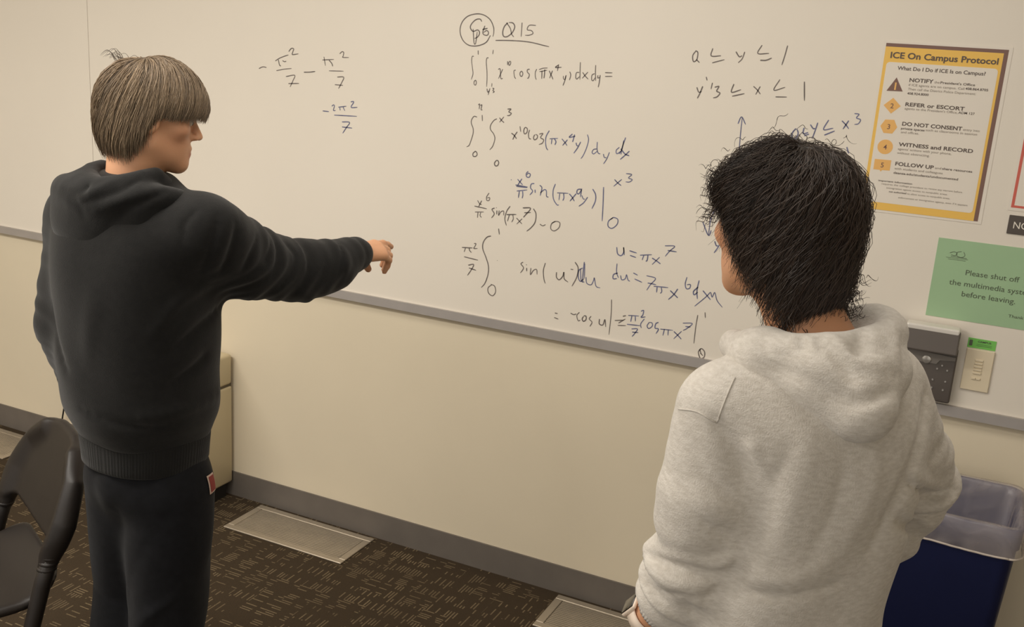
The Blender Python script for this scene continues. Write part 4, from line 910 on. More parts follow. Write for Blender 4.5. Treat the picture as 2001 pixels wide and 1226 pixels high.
# ------------------------------------------------------------------ student in black, pointing
def boy_black():
    org = V(-1.64, -1.34, 0); SC = .955
    Cc = np.array([-1.606, -1.334, 1.618])
    fw = np.array([.572, .827, 0])*math.cos(math.radians(9))+np.array([0, 0, -math.sin(math.radians(9))])
    H = frame(fw, (0, 0, 1))*SC; H32 = (H/SC**2).astype(f32); C32 = Cc.astype(f32)
    ARM = [V(-1.455, -1.34, 1.395), V(-1.463, -1.21, 1.305), V(-1.434, -1.095, 1.272), V(-1.396, -.985, 1.270), V(-1.382, -.895, 1.284), V(-1.376, -.886, 1.2855)]
    LARM = [V(-1.785, -1.345, 1.385), V(-1.812, -1.385, 1.135), V(-1.812, -1.33, .955), V(-1.808, -1.31, .925)]
    W = np.array([-1.3775, -.884, 1.284]); a = np.array([.18, .98, .04]); a /= np.linalg.norm(a)
    n0 = np.array([.25, -.50, .83]); n = n0-a*(n0@a); n /= np.linalg.norm(n); s = np.cross(n, a)
    nb = V(-1.63, -1.365, 1.44)
    HIP = (V(-1.568, -1.34, .80), V(-1.692, -1.33, .80))
    KN = (V(-1.585, -1.335, .47), V(-1.745, -1.29, .48)); AN = (V(-1.60, -1.36, .09), V(-1.77, -1.32, .09))
    nbl = (nb-C32)@H32
    def body(P):
        d = np.full(len(P), .05, f32); q = (P-C32)@H32
        m = (np.abs(q) < .26).all(1)
        big = (np.abs(P-nb) < 3).all(1)
        t = chain(P, [nb, V(-1.63, -1.35, 1.30), V(-1.635, -1.345, .88)], [.055, .085, .085])
        t = smin(t, cone(P, V(-1.80, -1.345, 1.385), V(-1.455, -1.34, 1.385), .045, .045), .04)
        t = smin(t, chain(P, ARM, [.048, .044, .040, .034, .0265, .0255], .0), .02)
        t = smin(t, chain(P, LARM, [.046, .038, .027, .025]), .02)
        t = smin(t, hand_sdf(P, LARM[3], np.array([.15, .30, -.94]), np.array([-.95, .3, -.05]), np.array([.27, .9, .33]), [(15, 20, 10)]*4, thumb=[LARM[3], LARM[3]+V(.02, .04, -.03), LARM[3]+V(.03, .05, -.06)]), .01)
        for i in (0, 1):
            t = smin(t, chain(P, [V(-1.635, -1.345, .88), HIP[i], KN[i], AN[i]], [.085, .075, .05, .04]), .03)
            t = smin(t, cone(P, AN[i]+V(0, 0, -.04), AN[i]+V(0, .15, -.05), .035, .03), .02)
        h = hand_sdf(P, W, a, n, s, [(9, 12, 6), (26, 54, 18), (30, 54, 18), (34, 52, 16)], spread=.012, L=.90,
                     thumb=[W+a*.012+s*.016-n*.006, W+a*.036+s*.020-n*.024, W+a*.050+s*.012-n*.044, W+a*.058+s*.002-n*.058])
        t = smin(t, h, .012)
        if m.any():
            hd = np.full(len(P), .05, f32); hd[m] = smin(head_sdf(q[m]), neck_sdf(q[m], nbl), .03)*SC
            t = smin(t, hd, .02)
        return t
    v, f = mesh_sdf(body, (-2.02, -1.56, -.02), (-1.30, -.60, 1.74), .0036)
    p = mk('person', v, f, M['skin'], None, org, True, skin_tint(v, Cc, H, SKIN))
    tag(p, 'person in black hoodie and black sweatpants pointing at the whiteboard with one arm stretched out', 'person')
    eyes(Cc, H, p, org)

    # hoodie
    secs = [(.900, -1.630, -1.345, .138, .118), (.935, -1.632, -1.347, .150, .134), (.985, -1.634, -1.351, .171, .147), (1.07, -1.636, -1.352, .178, .150), (1.18, -1.632, -1.355, .181, .150), (1.30, -1.630, -1.358, .186, .147), (1.38, -1.628, -1.362, .176, .130), (1.44, -1.628, -1.366, .130, .105), (1.49, -1.628, -1.362, .080, .080), (1.50, -1.628, -1.36, .070, .07)]
    sl = np.array([.078, .086, .073, .064, .043, .036])
    def sleeve_wr(P, pts, lens, amp, freq, seed):
        pts = np.array(pts); best = np.full(len(P), 9., f32); tt = np.zeros(len(P), f32); acc = 0
        for i in range(len(pts)-1):
            dd = pts[i+1]-pts[i]; L = np.linalg.norm(dd); q = P-pts[i]; t = np.clip(q@dd/(L*L), 0, 1)
            e = np.linalg.norm(q-t[:, None]*dd, axis=1); m = e < best; best[m] = e[m]; tt[m] = (acc+t*L)[m]; acc += L
        env = np.interp(tt, lens[0], lens[1])
        ph = 9*P[:, 2]*2+7*P[:, 0]+seed
        return amp*env*(np.sin(tt*freq+2.2*np.sin(ph*2.1))+.5*np.sin(tt*freq*1.7+3*np.sin(ph*1.6+1)))
    def shell(P):
        d = loft(P, secs)
        d = smin(d, cone(P, V(-1.78, -1.352, 1.378), V(-1.48, -1.348, 1.378), .072, .075), .05)
        A = chain(P, ARM, sl, .0)
        sag = cone(P, V(-1.418, -1.06, 1.247), V(-1.394, -.965, 1.248), .052, .040)
        A = smin(A, sag, .03)
        A = A+sleeve_wr(P, ARM, ([0, .10, .22, .34, .46, .55], [.3, .9, 1, .6, .5, 0]), .0022, 95, 0)
        d = smin(d, A, .045)
        B = chain(P, LARM[:3], [.078, .070, .047])+sleeve_wr(P, LARM, ([0, .15, .30, .5], [.2, .8, 1, .6]), .0022, 80, 2)
        d = smin(d, B, .035)
        d = d+.0028*np.sin(P[:, 0]*31+4*np.sin(P[:, 2]*6))*np.sin(P[:, 2]*9+1+P[:, 1]*14)
        return d
    CR = [
          ([(-1.481, -1.393, 1.458), (-1.508, -1.428, 1.438), (-1.522, -1.456, 1.411)], 0.0045, 0.014),
          ([(-1.431, -1.426, 1.388), (-1.436, -1.419, 1.418), (-1.426, -1.395, 1.445)], 0.0060, 0.007),
          ([(-1.377, -1.335, 1.415), (-1.38, -1.349, 1.36), (-1.404, -1.348, 1.316)], 0.0120, 0.01),
          ([(-1.393, -1.373, 1.433), (-1.391, -1.391, 1.378), (-1.421, -1.388, 1.32)], 0.0090, 0.01),
          ([(-1.382, -1.263, 1.38), (-1.375, -1.29, 1.348), (-1.388, -1.302, 1.311)], 0.0090, 0.009),
          ([(-1.399, -1.148, 1.348), (-1.377, -1.136, 1.319), (-1.369, -1.16, 1.285), (-1.387, -1.192, 1.246)], 0.0090, 0.008),
          ([(-1.388, -1.209, 1.363), (-1.376, -1.241, 1.325)], 0.0060, 0.008),
          ([(-1.385, -0.974, 1.33), (-1.342, -1.003, 1.303), (-1.34, -1.026, 1.259)], 0.0060, 0.008),
          ([(-1.768, -1.462, 1.201), (-1.747, -1.478, 1.152), (-1.695, -1.499, 1.085)], 0.0105, 0.016),
          ([(-1.603, -1.502, 1.259), (-1.616, -1.504, 1.192), (-1.628, -1.502, 1.124)], -0.0045, 0.024),
          ([(-1.461, -1.289, 1.218), (-1.448, -1.367, 1.192), (-1.471, -1.433, 1.147)], 0.0090, 0.014),
          ([(-1.453, -1.347, 1.118), (-1.472, -1.42, 1.077)], 0.0075, 0.014),
          ([(-1.44, -1.36, 1.28), (-1.456, -1.418, 1.256), (-1.487, -1.458, 1.194)], -0.0060, 0.014),
          ([(-1.478, -1.281, 1.013), (-1.466, -1.397, 1.014), (-1.515, -1.464, 1.007)], -0.0075, 0.014),
          ([(-1.65, -1.501, 1.006), (-1.563, -1.488, 0.987), (-1.489, -1.434, 0.98)], 0.0060, 0.01),
    ]
    hood = lambda P: creases(P, shell(P), CR)
    v, f = mesh_sdf(hood, (-2.02, -1.62, .84), (-1.28, -.82, 1.54), .0048, .02)
    ho = mk('hoodie', v, f, M['black_fleece'], p, org, True)
    # hood lying on the back
    def hd(P):
        c = V(-1.632, -1.365, 1.472)
        q = P-c
        # collar tube around the neck, dipping in front
        ring = [V(.074*math.cos(t)+.005, .088*math.sin(t)-.010, .012-.055*max(0, math.sin(t))+.012*math.cos(t*2)) for t in np.linspace(0, 2*math.pi, 19)]
        d = chain(q, ring, [.020]*19)
        roll = [V(.125, .03, -.030), V(.120, -.035, -.012), V(.075, -.085, -.012), V(0, -.112, -.018), V(-.080, -.090, -.010), V(-.128, -.04, -.018), V(-.130, .02, -.035)]
        d = smin(d, chain(q, catmull(roll, 3), np.full(19, .026)), .03)
        d = smin(d, ell(q, (-.01, -.070, -.066), (.132, .048, .074)), .045)
        d = smin(d, ell(q, (-.030, -.080, -.088), (.080, .044, .052)), .05)
        return creases(P, d, HC)
    HC = [
          ([(-1.493, -1.408, 1.476), (-1.526, -1.466, 1.45), (-1.552, -1.481, 1.424), (-1.576, -1.49, 1.391), (-1.597, -1.497, 1.377)], 0.01, 0.009),
          ([(-1.542, -1.43, 1.496), (-1.549, -1.47, 1.48), (-1.589, -1.498, 1.458), (-1.632, -1.506, 1.442)], 0.008, 0.007),
          ([(-1.626, -1.412, 1.498), (-1.619, -1.498, 1.474), (-1.651, -1.504, 1.46)], 0.006, 0.008),
          ([(-1.677, -1.498, 1.466), (-1.651, -1.505, 1.457), (-1.632, -1.506, 1.442), (-1.624, -1.503, 1.42)], 0.007, 0.008),
          ([(-1.507, -1.428, 1.48), (-1.541, -1.476, 1.46), (-1.588, -1.497, 1.438)], -0.004, 0.011),
          ([(-1.568, -1.461, 1.496), (-1.592, -1.491, 1.478), (-1.623, -1.504, 1.46)], -0.003, 0.009),
    ]
    v, f = mesh_sdf(hd, (-1.83, -1.56, 1.25), (-1.44, -1.22, 1.55), .004)
    mk('hood', v, f, M['black_fleece'], ho, org, True)
    ax = np.array(ARM[5]-ARM[4], float); ax /= np.linalg.norm(ax)
    b1 = np.cross(ax, (0, 0, 1)); b1 /= np.linalg.norm(b1); b2 = np.cross(b1, ax)
    def cuff(t, h):
        c = np.array(ARM[4], float)+ax*h; r = np.interp(h, [-.05, -.03, .004], [.0455, .042, .0355])
        return c, c+r*(np.cos(t)[:, None]*b1+np.sin(t)[:, None]*b2)
    ribbed_band('cuff', cuff, (-.052, -.046, -.032, -.016, -.002, .004, .0), M['black_rib'], ho, org, 44, .0007)
    def wb_(t, h):
        c = np.array([-1.630, -1.345, h]); a_ = np.interp(h, [.84, .88, .93], [.136, .140, .146]); b_ = np.interp(h, [.84, .88, .93], [.123, .124, .126])
        e = 2/2.3
        return c, c+np.stack([a_*np.sign(np.cos(t))*np.abs(np.cos(t))**e, b_*np.sign(np.sin(t))*np.abs(np.sin(t))**e, 0.02*np.cos(t)*0], 1)
    ribbed_band('waistband', wb_, (.848, .854, .872, .89, .91, .925), M['black_rib'], ho, org, 120, .0003)
    # seams: shoulder and side
    shf = lambda P: hood(P)
    for pts in ([(-1.46, -1.45, 1.395), (-1.435, -1.42, 1.34), (-1.44, -1.42, 1.26)],):
        pass
    # sweatpants
    def pants(P):
        d = chain(P, [V(-1.627, -1.342, .885), V(-1.627, -1.342, .84)], [.10, .10])
        d = smin(d, ell(P, V(-1.627, -1.342, .82), (.138, .122, .12)), .02)
        d = smax(d, P[:, 2]-.905, .01)
        for i in (0, 1):
            d = smin(d, chain(P, [HIP[i]+V(.0, 0, -.02), (HIP[i]+KN[i])/2, KN[i], AN[i]+V(0, 0, .06), AN[i]], [.100, .098, .088, .074, .058]), .03)
        d = d+.003*np.sin(P[:, 2]*16+5*np.sin(P[:, 0]*17))*np.sin(P[:, 1]*17+P[:, 2]*8)
        return creases(P, d, PC)
    PC = [([(-1.47, -1.40, .80), (-1.52, -1.44, .72), (-1.60, -1.44, .60), (-1.63, -1.41, .52)], .005, .014),
          ([(-1.48, -1.40, .56), (-1.56, -1.43, .50), (-1.63, -1.40, .44)], -.007, .016),
          ([(-1.62, -1.45, .76), (-1.64, -1.43, .66), (-1.65, -1.40, .55)], .008, .012),
          ([(-1.485, -1.42, .83), (-1.482, -1.42, .765)], .006, .008)]
    v, f = mesh_sdf(pants, (-1.90, -1.52, .05), (-1.42, -1.18, .92), .0065, .02)
    pa = mk('sweatpants', v, f, M['pants'], p, org, True)
    # embroidered side patch on the outer right thigh
    pf = lambda P: pants(P)
    def patch(z0, z1, y0, y1, nm, m, out):
        ny, nz = 8, 14
        g = np.array([(-1.44, y0+(y1-y0)*i/ny, z0+(z1-z0)*j/nz) for j in range(nz+1) for i in range(ny+1)], f32)
        s_ = snap(g, pf, out, 10)
        fc = [[j*(ny+1)+i, j*(ny+1)+i+1, (j+1)*(ny+1)+i+1, (j+1)*(ny+1)+i] for j in range(nz) for i in range(ny)]
        return mk(nm, s_, fc, m, pa, org, True)
    patch(.785, .842, -1.312, -1.268, 'embroidered_patch', M['patch_white'], .0025)
    patch(.790, .837, -1.306, -1.274, 'patch_letter', M['patch_red'], .0035)
    for i in (0, 1):
        b = AN[i]
        sd = lambda P: smax(smin(cone(P, b+V(0, -.03, -.045), b+V(0, .15, -.055), .048, .040), cone(P, b+V(0, -.02, -.03), b+V(0, 0, .01), .045, .045), .03), -P[:, 2]+.002, .01)
        v, f = mesh_sdf(sd, b+V(-.08, -.12, -.1), b+V(.08, .24, .08), .005)
        mk('shoe', v, f, M['shoe'], p, org, True)
    # hair
    def ze(az):
        a_ = np.abs(az)
        return np.interp(a_, [0, .55, 1.0, 1.35, 1.62, 1.82, 2.1, 2.6, 3.15], [.010, .008, .004, .001, -.006, -.064, -.094, -.100, -.098])
    dk = np.array(srgb(80, 69, 58)[:3]); lt = np.array(srgb(160, 138, 112)[:3])
    k1 = hair_mesh(Cc, H, (0, .0045, .018), (.0885, .1165, .1065), .185, (0, -.30, .95), ze, 6500, 18, .00062, 21, dk, lt, lift=(-.002, .0035), clump=.62, nclump=300, swirl=.42, layer=.004, tuck=.012, wave=(.0012, .06))
    # cowlick and loose strands at the crown
    rs = np.random.RandomState(4); st = []
    for i in range(16):
        s0 = np.linspace(0, 1, 16); ph = rs.rand()
        b0 = np.array([-.020+.02*rs.randn(), -.062+.012*rs.randn(), .110]); hgt = .026*(.3+.7*rs.rand())
        st.append(np.stack([b0[0]-.018*s0*(.6+.4*ph), b0[1]-.028*s0, b0[2]-.012+hgt*np.sin(s0*2.9)], 1))
    st = np.array(st)
    k2 = (Cc, H, st, np.tile(dk, (16, 1)), None, .0005)
    strands_to_mesh('hair', [k1, k2], M['hair'], p, org)
    return p
boy_black()

# ------------------------------------------------------------------ student in gray hoodie, seen from behind
def boy_gray():
    C0 = np.array([-.195, -1.47, 0.0]); er = np.array([.6606, .7507, 0]); ef = np.array([-.7507, .6606, 0])
    org = C0.copy()
    Rm = np.stack([er, ef, [0, 0, 1]], 1).astype(f32); c32 = C0.astype(f32)
    def LW(x, y, z): return (C0+er*x+ef*y+np.array([0, 0, z])).astype(f32)
    Cc = np.array([-.276, -1.434, 1.575])
    H = frame(np.array([-.80, .587, -.06]), (0, 0, 1)); H32 = H.astype(f32); C32 = Cc.astype(f32)
    LS, LM, LE, LF, LWR = LW(-.155, 0, 1.325), V(-.298, -1.600, 1.205), V(-.303, -1.575, 1.072), V(-.331, -1.548, 1.005), V(-.380, -1.525, .940)
    RS, RMd, RE, RW = LW(.132, 0, 1.335), V(-.055, -1.335, 1.235), V(-.033, -1.270, 1.152), V(-.075, -1.268, 1.02)
    RW2 = RW+V(-.05, .03, -.05)
    nb = LW(0, -.01, 1.40); nbl = (nb-C32)@H32
    a = np.array([-.36, .30, -.88]); a /= np.linalg.norm(a); n = np.array([-.90, -.05, .35]); n -= a*(n@a); n /= np.linalg.norm(n); s = np.cross(a, n)
    HIP = (LW(.085, 0, .84), LW(-.085, 0, .84)); KN = (LW(.09, .02, .47), LW(-.09, .01, .47)); AN = (LW(.09, -.01, .09), LW(-.10, -.01, .09))
    def body(P):
        q = (P-C32)@H32; m = (np.abs(q) < .26).all(1)
        t = chain(P, [nb, LW(0, 0, 1.28), LW(0, 0, .88)], [.056, .09, .09])
        t = smin(t, cone(P, LS, RS, .045, .045), .04)
        t = smin(t, chain(P, [LS, LE, LF, LWR], [.048, .040, .036, .027]), .02)
        t = smin(t, chain(P, [RS, RE, RW, RW2], [.048, .040, .030, .027]), .02)
        t = smin(t, hand_sdf(P, LWR+a*.012, a, n, s, [(12, 18, 10), (18, 22, 12), (22, 24, 12), (26, 26, 14)], thumb=[LWR+a*.02+s*.016, LWR+a*.055+s*.036-n*.012, LWR+a*.085+s*.044-n*.02, LWR+a*.105+s*.044-n*.026]), .012)
        ra = np.array([-.5, .6, -.5]); ra /= np.linalg.norm(ra); rn = np.array([.5, .75, .4]); rn -= ra*(rn@ra); rn /= np.linalg.norm(rn); rs_ = np.cross(rn, ra)
        t = smin(t, hand_sdf(P, RW2, ra, rn, rs_, [(10, 15, 10)]*4, thumb=[RW2+ra*.02, RW2+ra*.05+rs_*.035, RW2+ra*.08+rs_*.042]), .012)
        for i in (0, 1):
            t = smin(t, chain(P, [LW(0, 0, .88), HIP[i], KN[i], AN[i]], [.09, .08, .052, .042]), .03)
            t = smin(t, cone(P, AN[i]+V(0, 0, -.04), AN[i]+(ef*.15).astype(f32)+V(0, 0, -.05), .035, .03), .02)
        if m.any():
            hd = np.full(len(P), .05, f32); hd[m] = smin(head_sdf(q[m]), neck_sdf(q[m], nbl), .03)
            t = smin(t, hd, .02)
        return t
    v, f = mesh_sdf(body, (-.62, -1.80, -.02), (.12, -1.02, 1.72), .004)
    p = mk('person', v, f, M['skin'], None, org, True, skin_tint(v, Cc, H, SKIN2))
    tag(p, 'person in heather gray hoodie with dark wavy hair, seen from behind, looking at the whiteboard', 'person')
    eyes(Cc, H, p, org)

    secs = [(.925, 0, 0, .150, .122), (.965, 0, 0, .162, .134), (1.05, 0, -.002, .168, .138), (1.15, 0, -.006, .180, .142), (1.25, 0, -.012, .178, .142), (1.32, 0, -.012, .176, .130), (1.38, 0, -.008, .130, .100), (1.42, 0, -.005, .085, .085), (1.44, 0, 0, .07, .07)]
    def wr(P, pts, lens, amp, freq, seed):
        pts = np.array(pts); best = np.full(len(P), 9., f32); tt = np.zeros(len(P), f32); acc = 0
        for i in range(len(pts)-1):
            dd = pts[i+1]-pts[i]; L = np.linalg.norm(dd); q = P-pts[i]; t = np.clip(q@dd/(L*L), 0, 1)
            e = np.linalg.norm(q-t[:, None]*dd, axis=1); mm = e < best; best[mm] = e[mm]; tt[mm] = (acc+t*L)[mm]; acc += L
        env = np.interp(tt, lens[0], lens[1]); ph = P[:, 2]*16+P[:, 0]*13+P[:, 1]*9+seed
        return amp*env*(np.sin(tt*freq+2.0*np.sin(ph))+.6*np.sin(tt*freq*1.6+2.6*np.sin(ph*.8+1)))
    LA = [LS, LM, LE, LF, LF+(LWR-LF)*.5]; RA = [RS, RMd, RE, RW]
    def shell(P):
        q = (P-c32)@Rm
        d = loft(q, secs)
        d = smin(d, cone(P, LW(-.14, -.005, 1.335), LW(.125, -.005, 1.345), .062, .062), .05)
        A = chain(P, LA, [.062, .070, .066, .060, .040])
        A = smin(A, cone(P, LE+V(-.015, -.01, -.01), LF+V(-.01, -.005, .0), .060, .050), .03)
        A = A+wr(P, LA, ([0, .12, .2, .30, .42], [.1, .3, .9, 1.2, .6]), .0036, 80, 0)
        d = smin(d, A, .016)
        B = chain(P, RA, [.062, .068, .064, .044])+wr(P, RA, ([0, .10, .18, .30, .42], [.1, .5, 1.1, 1, .4]), .0042, 88, 3)
        d = smin(d, B, .035)
        d = d+.0030*np.sin(q[:, 0]*38+3*np.sin(q[:, 2]*7+1))*np.exp(-((q[:, 2]-1.08)/.16)**2)
        d = d+.0020*np.sin(q[:, 2]*60+6*np.sin(q[:, 0]*9+q[:, 1]*6))*np.exp(-((q[:, 2]-.97)/.05)**2)
        return d
    L_ = lambda *pts: [LW(*t).tolist() for t in pts]
    CR = [
          ([(-0.285, -1.651, 1.327), (-0.259, -1.65, 1.302), (-0.236, -1.646, 1.265), (-0.216, -1.647, 1.221), (-0.216, -1.643, 1.177), (-0.229, -1.64, 1.135), (-0.233, -1.635, 1.077)], 0.0340, 0.013),
          ([(-0.036, -1.405, 1.351), (-0.031, -1.473, 1.303), (-0.043, -1.518, 1.234), (-0.067, -1.545, 1.158)], 0.0238, 0.012),
          ([(-0.373, -1.617, 1.091), (-0.311, -1.647, 1.098), (-0.261, -1.638, 1.096), (-0.223, -1.639, 1.114)], 0.0238, 0.009),
          ([(-0.381, -1.593, 1.092), (-0.314, -1.646, 1.114), (-0.264, -1.637, 1.115), (-0.228, -1.64, 1.133)], -0.0091, 0.012),
          ([(-0.34, -1.631, 1.044), (-0.306, -1.646, 1.051), (-0.293, -1.622, 1.022)], 0.0170, 0.006),
          ([(-0.376, -1.609, 1.045), (-0.331, -1.63, 1.023), (-0.297, -1.618, 0.996)], 0.0204, 0.008),
          ([(-0.269, -1.633, 1.06), (-0.246, -1.634, 1.085), (-0.236, -1.636, 1.109)], 0.0136, 0.008),
          ([(-0.04, -1.512, 1.252), (-0.013, -1.354, 1.175), (0.024, -1.311, 1.173)], 0.0204, 0.008),
          ([(-0.036, -1.503, 1.261), (-0.012, -1.382, 1.204), (0.021, -1.3, 1.186)], -0.0078, 0.01),
          ([(-0.038, -1.505, 1.187), (-0.009, -1.306, 1.084)], 0.0204, 0.008),
          ([(-0.022, -1.458, 1.188), (0.009, -1.314, 1.119)], 0.0102, 0.006),
          ([(-0.188, -1.637, 1.307), (-0.205, -1.646, 1.239), (-0.223, -1.643, 1.163)], 0.0068, 0.018),
          ([(-0.119, -1.599, 1.295), (-0.119, -1.609, 1.224), (-0.142, -1.622, 1.146)], 0.0085, 0.022),
          ([(-0.087, -1.562, 1.32), (-0.08, -1.572, 1.257), (-0.101, -1.586, 1.157)], -0.0039, 0.016),
          ([(-0.165, -1.625, 1.322), (-0.167, -1.637, 1.252), (-0.177, -1.637, 1.173)], -0.0039, 0.02),
          ([(-0.231, -1.636, 1.086), (-0.161, -1.627, 1.087), (-0.101, -1.577, 1.105)], 0.0102, 0.01),
          ([(-0.226, -1.639, 1.113), (-0.17, -1.633, 1.115), (-0.117, -1.601, 1.139)], -0.0039, 0.012),
          ([(-0.237, -1.647, 1.299), (-0.226, -1.648, 1.241)], -0.0052, 0.012),
          ([(-0.321, -1.65, 1.295), (-0.288, -1.661, 1.253), (-0.244, -1.651, 1.219)], 0.0068, 0.014),
          ([(-0.332, -1.653, 1.24), (-0.301, -1.672, 1.201), (-0.253, -1.646, 1.164)], 0.0085, 0.014),
    ]
    hood = lambda P: creases(P, shell(P), CR)
    v, f = mesh_sdf(hood, (-.56, -1.80, .88), (.16, -1.10, 1.48), .004, .02)
    ho = mk('hoodie', v, f, M['gray_fleece'], p, org, True)
    def hd(P):
        q = (P-c32)@Rm
        rim = [(-.085, .075, 1.395), (-.105, .02, 1.405), (-.098, -.045, 1.420), (-.045, -.088, 1.432), (.02, -.090, 1.440), (.075, -.065, 1.448), (.098, -.01, 1.448), (.090, .06, 1.42), (.04, .10, 1.385), (-.03, .105, 1.375), (-.085, .075, 1.395)]
        rp = catmull(rim, 3)
        d = chain(q, rp, np.full(len(rp), .024))
        d = smin(d, cone(q, V(-.098, -.012, 1.400), V(-.030, -.134, 1.366), .046, .042), .025)
        d = smin(d, cone(q, V(.094, -.012, 1.412), V(-.020, -.134, 1.366), .046, .042), .025)
        d = smin(d, ell(q, V(-.012, -.092, 1.402), (.095, .060, .048)), .025)
        d = d+.0016*np.sin(q[:, 0]*70+4*np.sin(q[:, 2]*20))*np.exp(-((q[:, 2]-1.44)/.03)**2)
        return d
    HC = [
          ([(-0.168, -1.585, 1.452), (-0.145, -1.6, 1.435), (-0.124, -1.609, 1.413)], 0.0195, 0.007),
          ([(-0.177, -1.584, 1.452), (-0.169, -1.597, 1.444)], 0.0120, 0.005),
          ([(-0.199, -1.585, 1.449), (-0.193, -1.598, 1.44)], 0.0090, 0.006),
          ([(-0.238, -1.602, 1.41), (-0.214, -1.608, 1.406), (-0.177, -1.622, 1.402), (-0.142, -1.622, 1.388), (-0.118, -1.623, 1.383)], 0.0150, 0.01),
          ([(-0.118, -1.623, 1.383), (-0.098, -1.616, 1.391), (-0.075, -1.585, 1.399)], 0.0150, 0.008),
          ([(-0.126, -1.544, 1.461), (-0.127, -1.581, 1.441)], 0.0120, 0.009),
          ([(-0.108, -1.462, 1.468), (-0.086, -1.515, 1.451), (-0.076, -1.549, 1.425)], -0.0060, 0.01),
          ([(-0.258, -1.581, 1.438), (-0.232, -1.6, 1.426), (-0.206, -1.606, 1.425)], 0.0060, 0.01),
          ([(-0.166, -1.573, 1.457), (-0.141, -1.59, 1.441), (-0.113, -1.587, 1.431), (-0.084, -1.556, 1.432)], -0.0075, 0.012),
    ]
    hdc = lambda P: creases(P, hd(P), HC)
    v, f = mesh_sdf(hdc, (-.42, -1.72, 1.23), (.05, -1.25, 1.52), .0033)
    mk('hood', v, f, M['gray_fleece'], ho, org, True)
    def wb_(t, h):
        c = C0+np.array([0, 0, h]); e = 2/2.3
        x = np.sign(np.cos(t))*np.abs(np.cos(t))**e; y = np.sign(np.sin(t))*np.abs(np.sin(t))**e
        return c, c+.152*x[:, None]*er+.124*y[:, None]*ef
    ribbed_band('waistband', wb_, (.868, .874, .89, .91, .925, .938), M['gray_rib'], ho, org, 120)
    ax = np.array(LWR-LF, float); ax /= np.linalg.norm(ax)
    b1 = np.cross(ax, (0, 0, 1)); b1 /= np.linalg.norm(b1); b2 = np.cross(b1, ax)
    def cuff(t, h):
        c = np.array(LF, float)+ax*h; r = np.interp(h, [.015, .04, .062], [.047, .043, .038])
        return c, c+r*(np.cos(t)[:, None]*b1+np.sin(t)[:, None]*b2)
    ribbed_band('cuff', cuff, (.015, .02, .03, .045, .056, .062, .058), M['gray_rib'], ho, org, 44, .0004)
    # raised stitched seams: shoulder line, armholes
    def seam(pts):
        P = snap(np.array(catmull(pts, 8), f32), hood, .0002)
        MB().tube(P, .0014, 6).build('seam', M['gray_rib'], ho, org, True)
    seam([(-0.346, -1.624, 1.327), (-0.315, -1.645, 1.336), (-0.285, -1.651, 1.327)])
    seam([(-0.275, -1.617, 1.386), (-0.279, -1.64, 1.361), (-0.285, -1.651, 1.327)])
    # dark jeans (only a sliver below the hem)
    def pants(P):
        q = (P-c32)@Rm
        d = loft(q, [(.72, 0, 0, .155, .118), (.83, 0, 0, .150, .118), (.90, 0, 0, .140, .112), (.93, 0, 0, .13, .10)], 2.3, .015)
        for i in (0, 1): d = smin(d, chain(P, [HIP[i]+V(0, 0, -.02), KN[i], AN[i]], [.092, .075, .062]), .03)
        return d
    v, f = mesh_sdf(pants, (-.50, -1.72, .05), (.10, -1.22, .96), .009, .02)
    mk('jeans', v, f, M['denim'], p, org, True)
    for i in (0, 1):
        b = AN[i]; fw = ef.astype(f32)
        sd = lambda P: smax(smin(cone(P, b-fw*.03+V(0, 0, -.045), b+fw*.15+V(0, 0, -.055), .048, .040), cone(P, b-fw*.02+V(0, 0, -.03), b+V(0, 0, .01), .045, .045), .03), -P[:, 2]+.002, .01)
        v, f = mesh_sdf(sd, b+V(-.24, -.12, -.1), b+V(.10, .24, .08), .006)
        mk('shoe', v, f, M['shoe'], p, org, True)
    # wristwatch
    def wband(t, h):
        c = np.array(LWR, float)+ax*(h+.010); r = .0290
        return c, c+r*(np.cos(t)[:, None]*b1+np.sin(t)[:, None]*b2)
    t = np.linspace(0, 2*math.pi, 49)[:-1]; rows = []
    for h, g in ((-.010, .0), (-.010, .0028), (.010, .0028), (.010, .0)):
        c, pts = wband(t, h); rr = pts-c; rows.append((pts+rr/np.linalg.norm(rr, axis=1)[:, None]*g).tolist())
    rows.append(rows[0]); vv, ff = loft_mesh(rows)
    wt = mk('watch', vv, ff, M['watch_band'], p, org, True); wt['label'] = 'pale watch band with a black face'
    out = -rgt*0.93+fwd*0.42; out = np.array(out); out -= ax*(out@ax); out /= np.linalg.norm(out); sd_ = np.cross(out, ax)
    cc = np.array(LWR, float)+ax*.010+out*.0325
    box = MB(); bm = MB().box(-.0155, .0155, -.0045, .0030, -.018, .018, .003, 3)
    vf = [cc+sd_*x+out*y+ax*z for x, y, z in bm.v]
    mk('watch_case', vf, bm.f, M['watch_band'], wt, org, True)
    bm = MB().box(-.0140, .0140, .0020, .0042, -.0165, .0165, .001, 2)
    vf = [cc+sd_*x+out*y+ax*z for x, y, z in bm.v]
    mk('watch_face', vf, bm.f, M['watch_face'], wt, org, True)
    # hair
    def ze(az):
        a_ = np.abs(az)
        return np.interp(a_, [0, .7, 1.1, 1.45, 1.65, 1.95, 2.3, 2.7, 3.15], [.048, .038, .022, -.006, -.052, -.108, -.132, -.140, -.142])+.030*np.exp(-((az+2.05)/.45)**2)
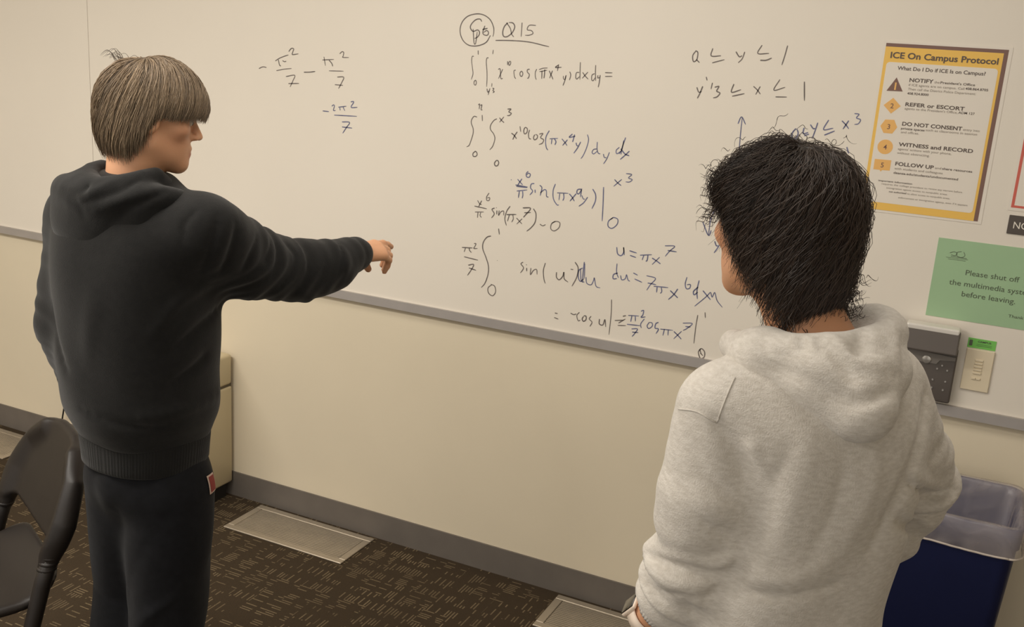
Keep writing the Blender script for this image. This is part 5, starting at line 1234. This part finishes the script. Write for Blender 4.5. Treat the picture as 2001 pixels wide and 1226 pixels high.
    def shp(d):
        return 1+.10*np.exp(-(((d[..., 0]+.55)/.4)**2+((d[..., 1]-.55)/.4)**2+((d[..., 2]-.25)/.4)**2))+.05*np.exp(-(((d[..., 0]-.6)/.5)**2+((d[..., 2]-.4)/.5)**2+((d[..., 1]+.3)/.6)**2))
    dk = np.array(srgb(36, 29, 25)[:3]); lt = np.array(srgb(70, 56, 47)[:3])
    k1 = hair_mesh(Cc, H, (0, -.018, .022), (.095, .109, .100), .235, (0, -.18, .98), ze, 8000, 18, .00055, 33, dk, lt, wave=(.0024, .075), lift=(-.002, .006), clump=.7, nclump=240, swirl=.25, flare=.002, tuck=.005, shape=shp)
    k2 = hair_mesh(Cc, H, (0, -.018, .024), (.097, .112, .104), .240, (0, -.18, .98), lambda a_: ze(a_)-.010, 700, 20, .00042, 37, dk, lt, wave=(.0050, .06), lift=(.0, .011), clump=.9, nclump=110, swirl=.35, flare=.005, shape=shp)
    k2 = (k2[0], k2[1], k2[2], k2[3], None, k2[5])
    # curls: fringe at the face side, tuft at the nape and stray wisps
    rs = np.random.RandomState(8); st = []
    wisps = lambda *a: add_wisps(st, rs, *a)
    wisps(200, (-.058, .056, .066), (-.45, .80, -.25), .016, .0065, .010)
    wisps(190, (-.070, .042, .045), (-.60, .55, -.5), .014, .006, .010)
    wisps(24, (-.078, .045, .012), (-.5, .75, -.35), .022, .006, .008)
    wisps(220, (.042, -.085, -.080), (.75, -.45, -.25), .017, .008, .014)
    wisps(130, (.042, -.080, -.108), (.65, -.35, -.60), .018, .008, .012)
    wisps(7, (.090, -.045, .035), (.85, -.30, -.30), .040, .007, .004)
    wisps(14, (-.01, .02, .104), (-.6, .3, -.05), .026, .006, .022)
    wisps(10, (.05, -.03, .096), (.6, .0, -.10), .030, .008, .016)
    wisps(80, (-.04, -.075, -.125), (-.1, -.1, -1), .045, .008, .018)
    wisps(60, (.02, -.080, -.130), (.1, -.15, -1), .040, .009, .018)
    st = np.array(st)
    k3 = (Cc, H, st, dk+(lt-dk)*rs.rand(len(st), 1), None, .00045)
    strands_to_mesh('hair', [k1, k2, k3], M['hair'], p, org)
    return p
boy_gray()
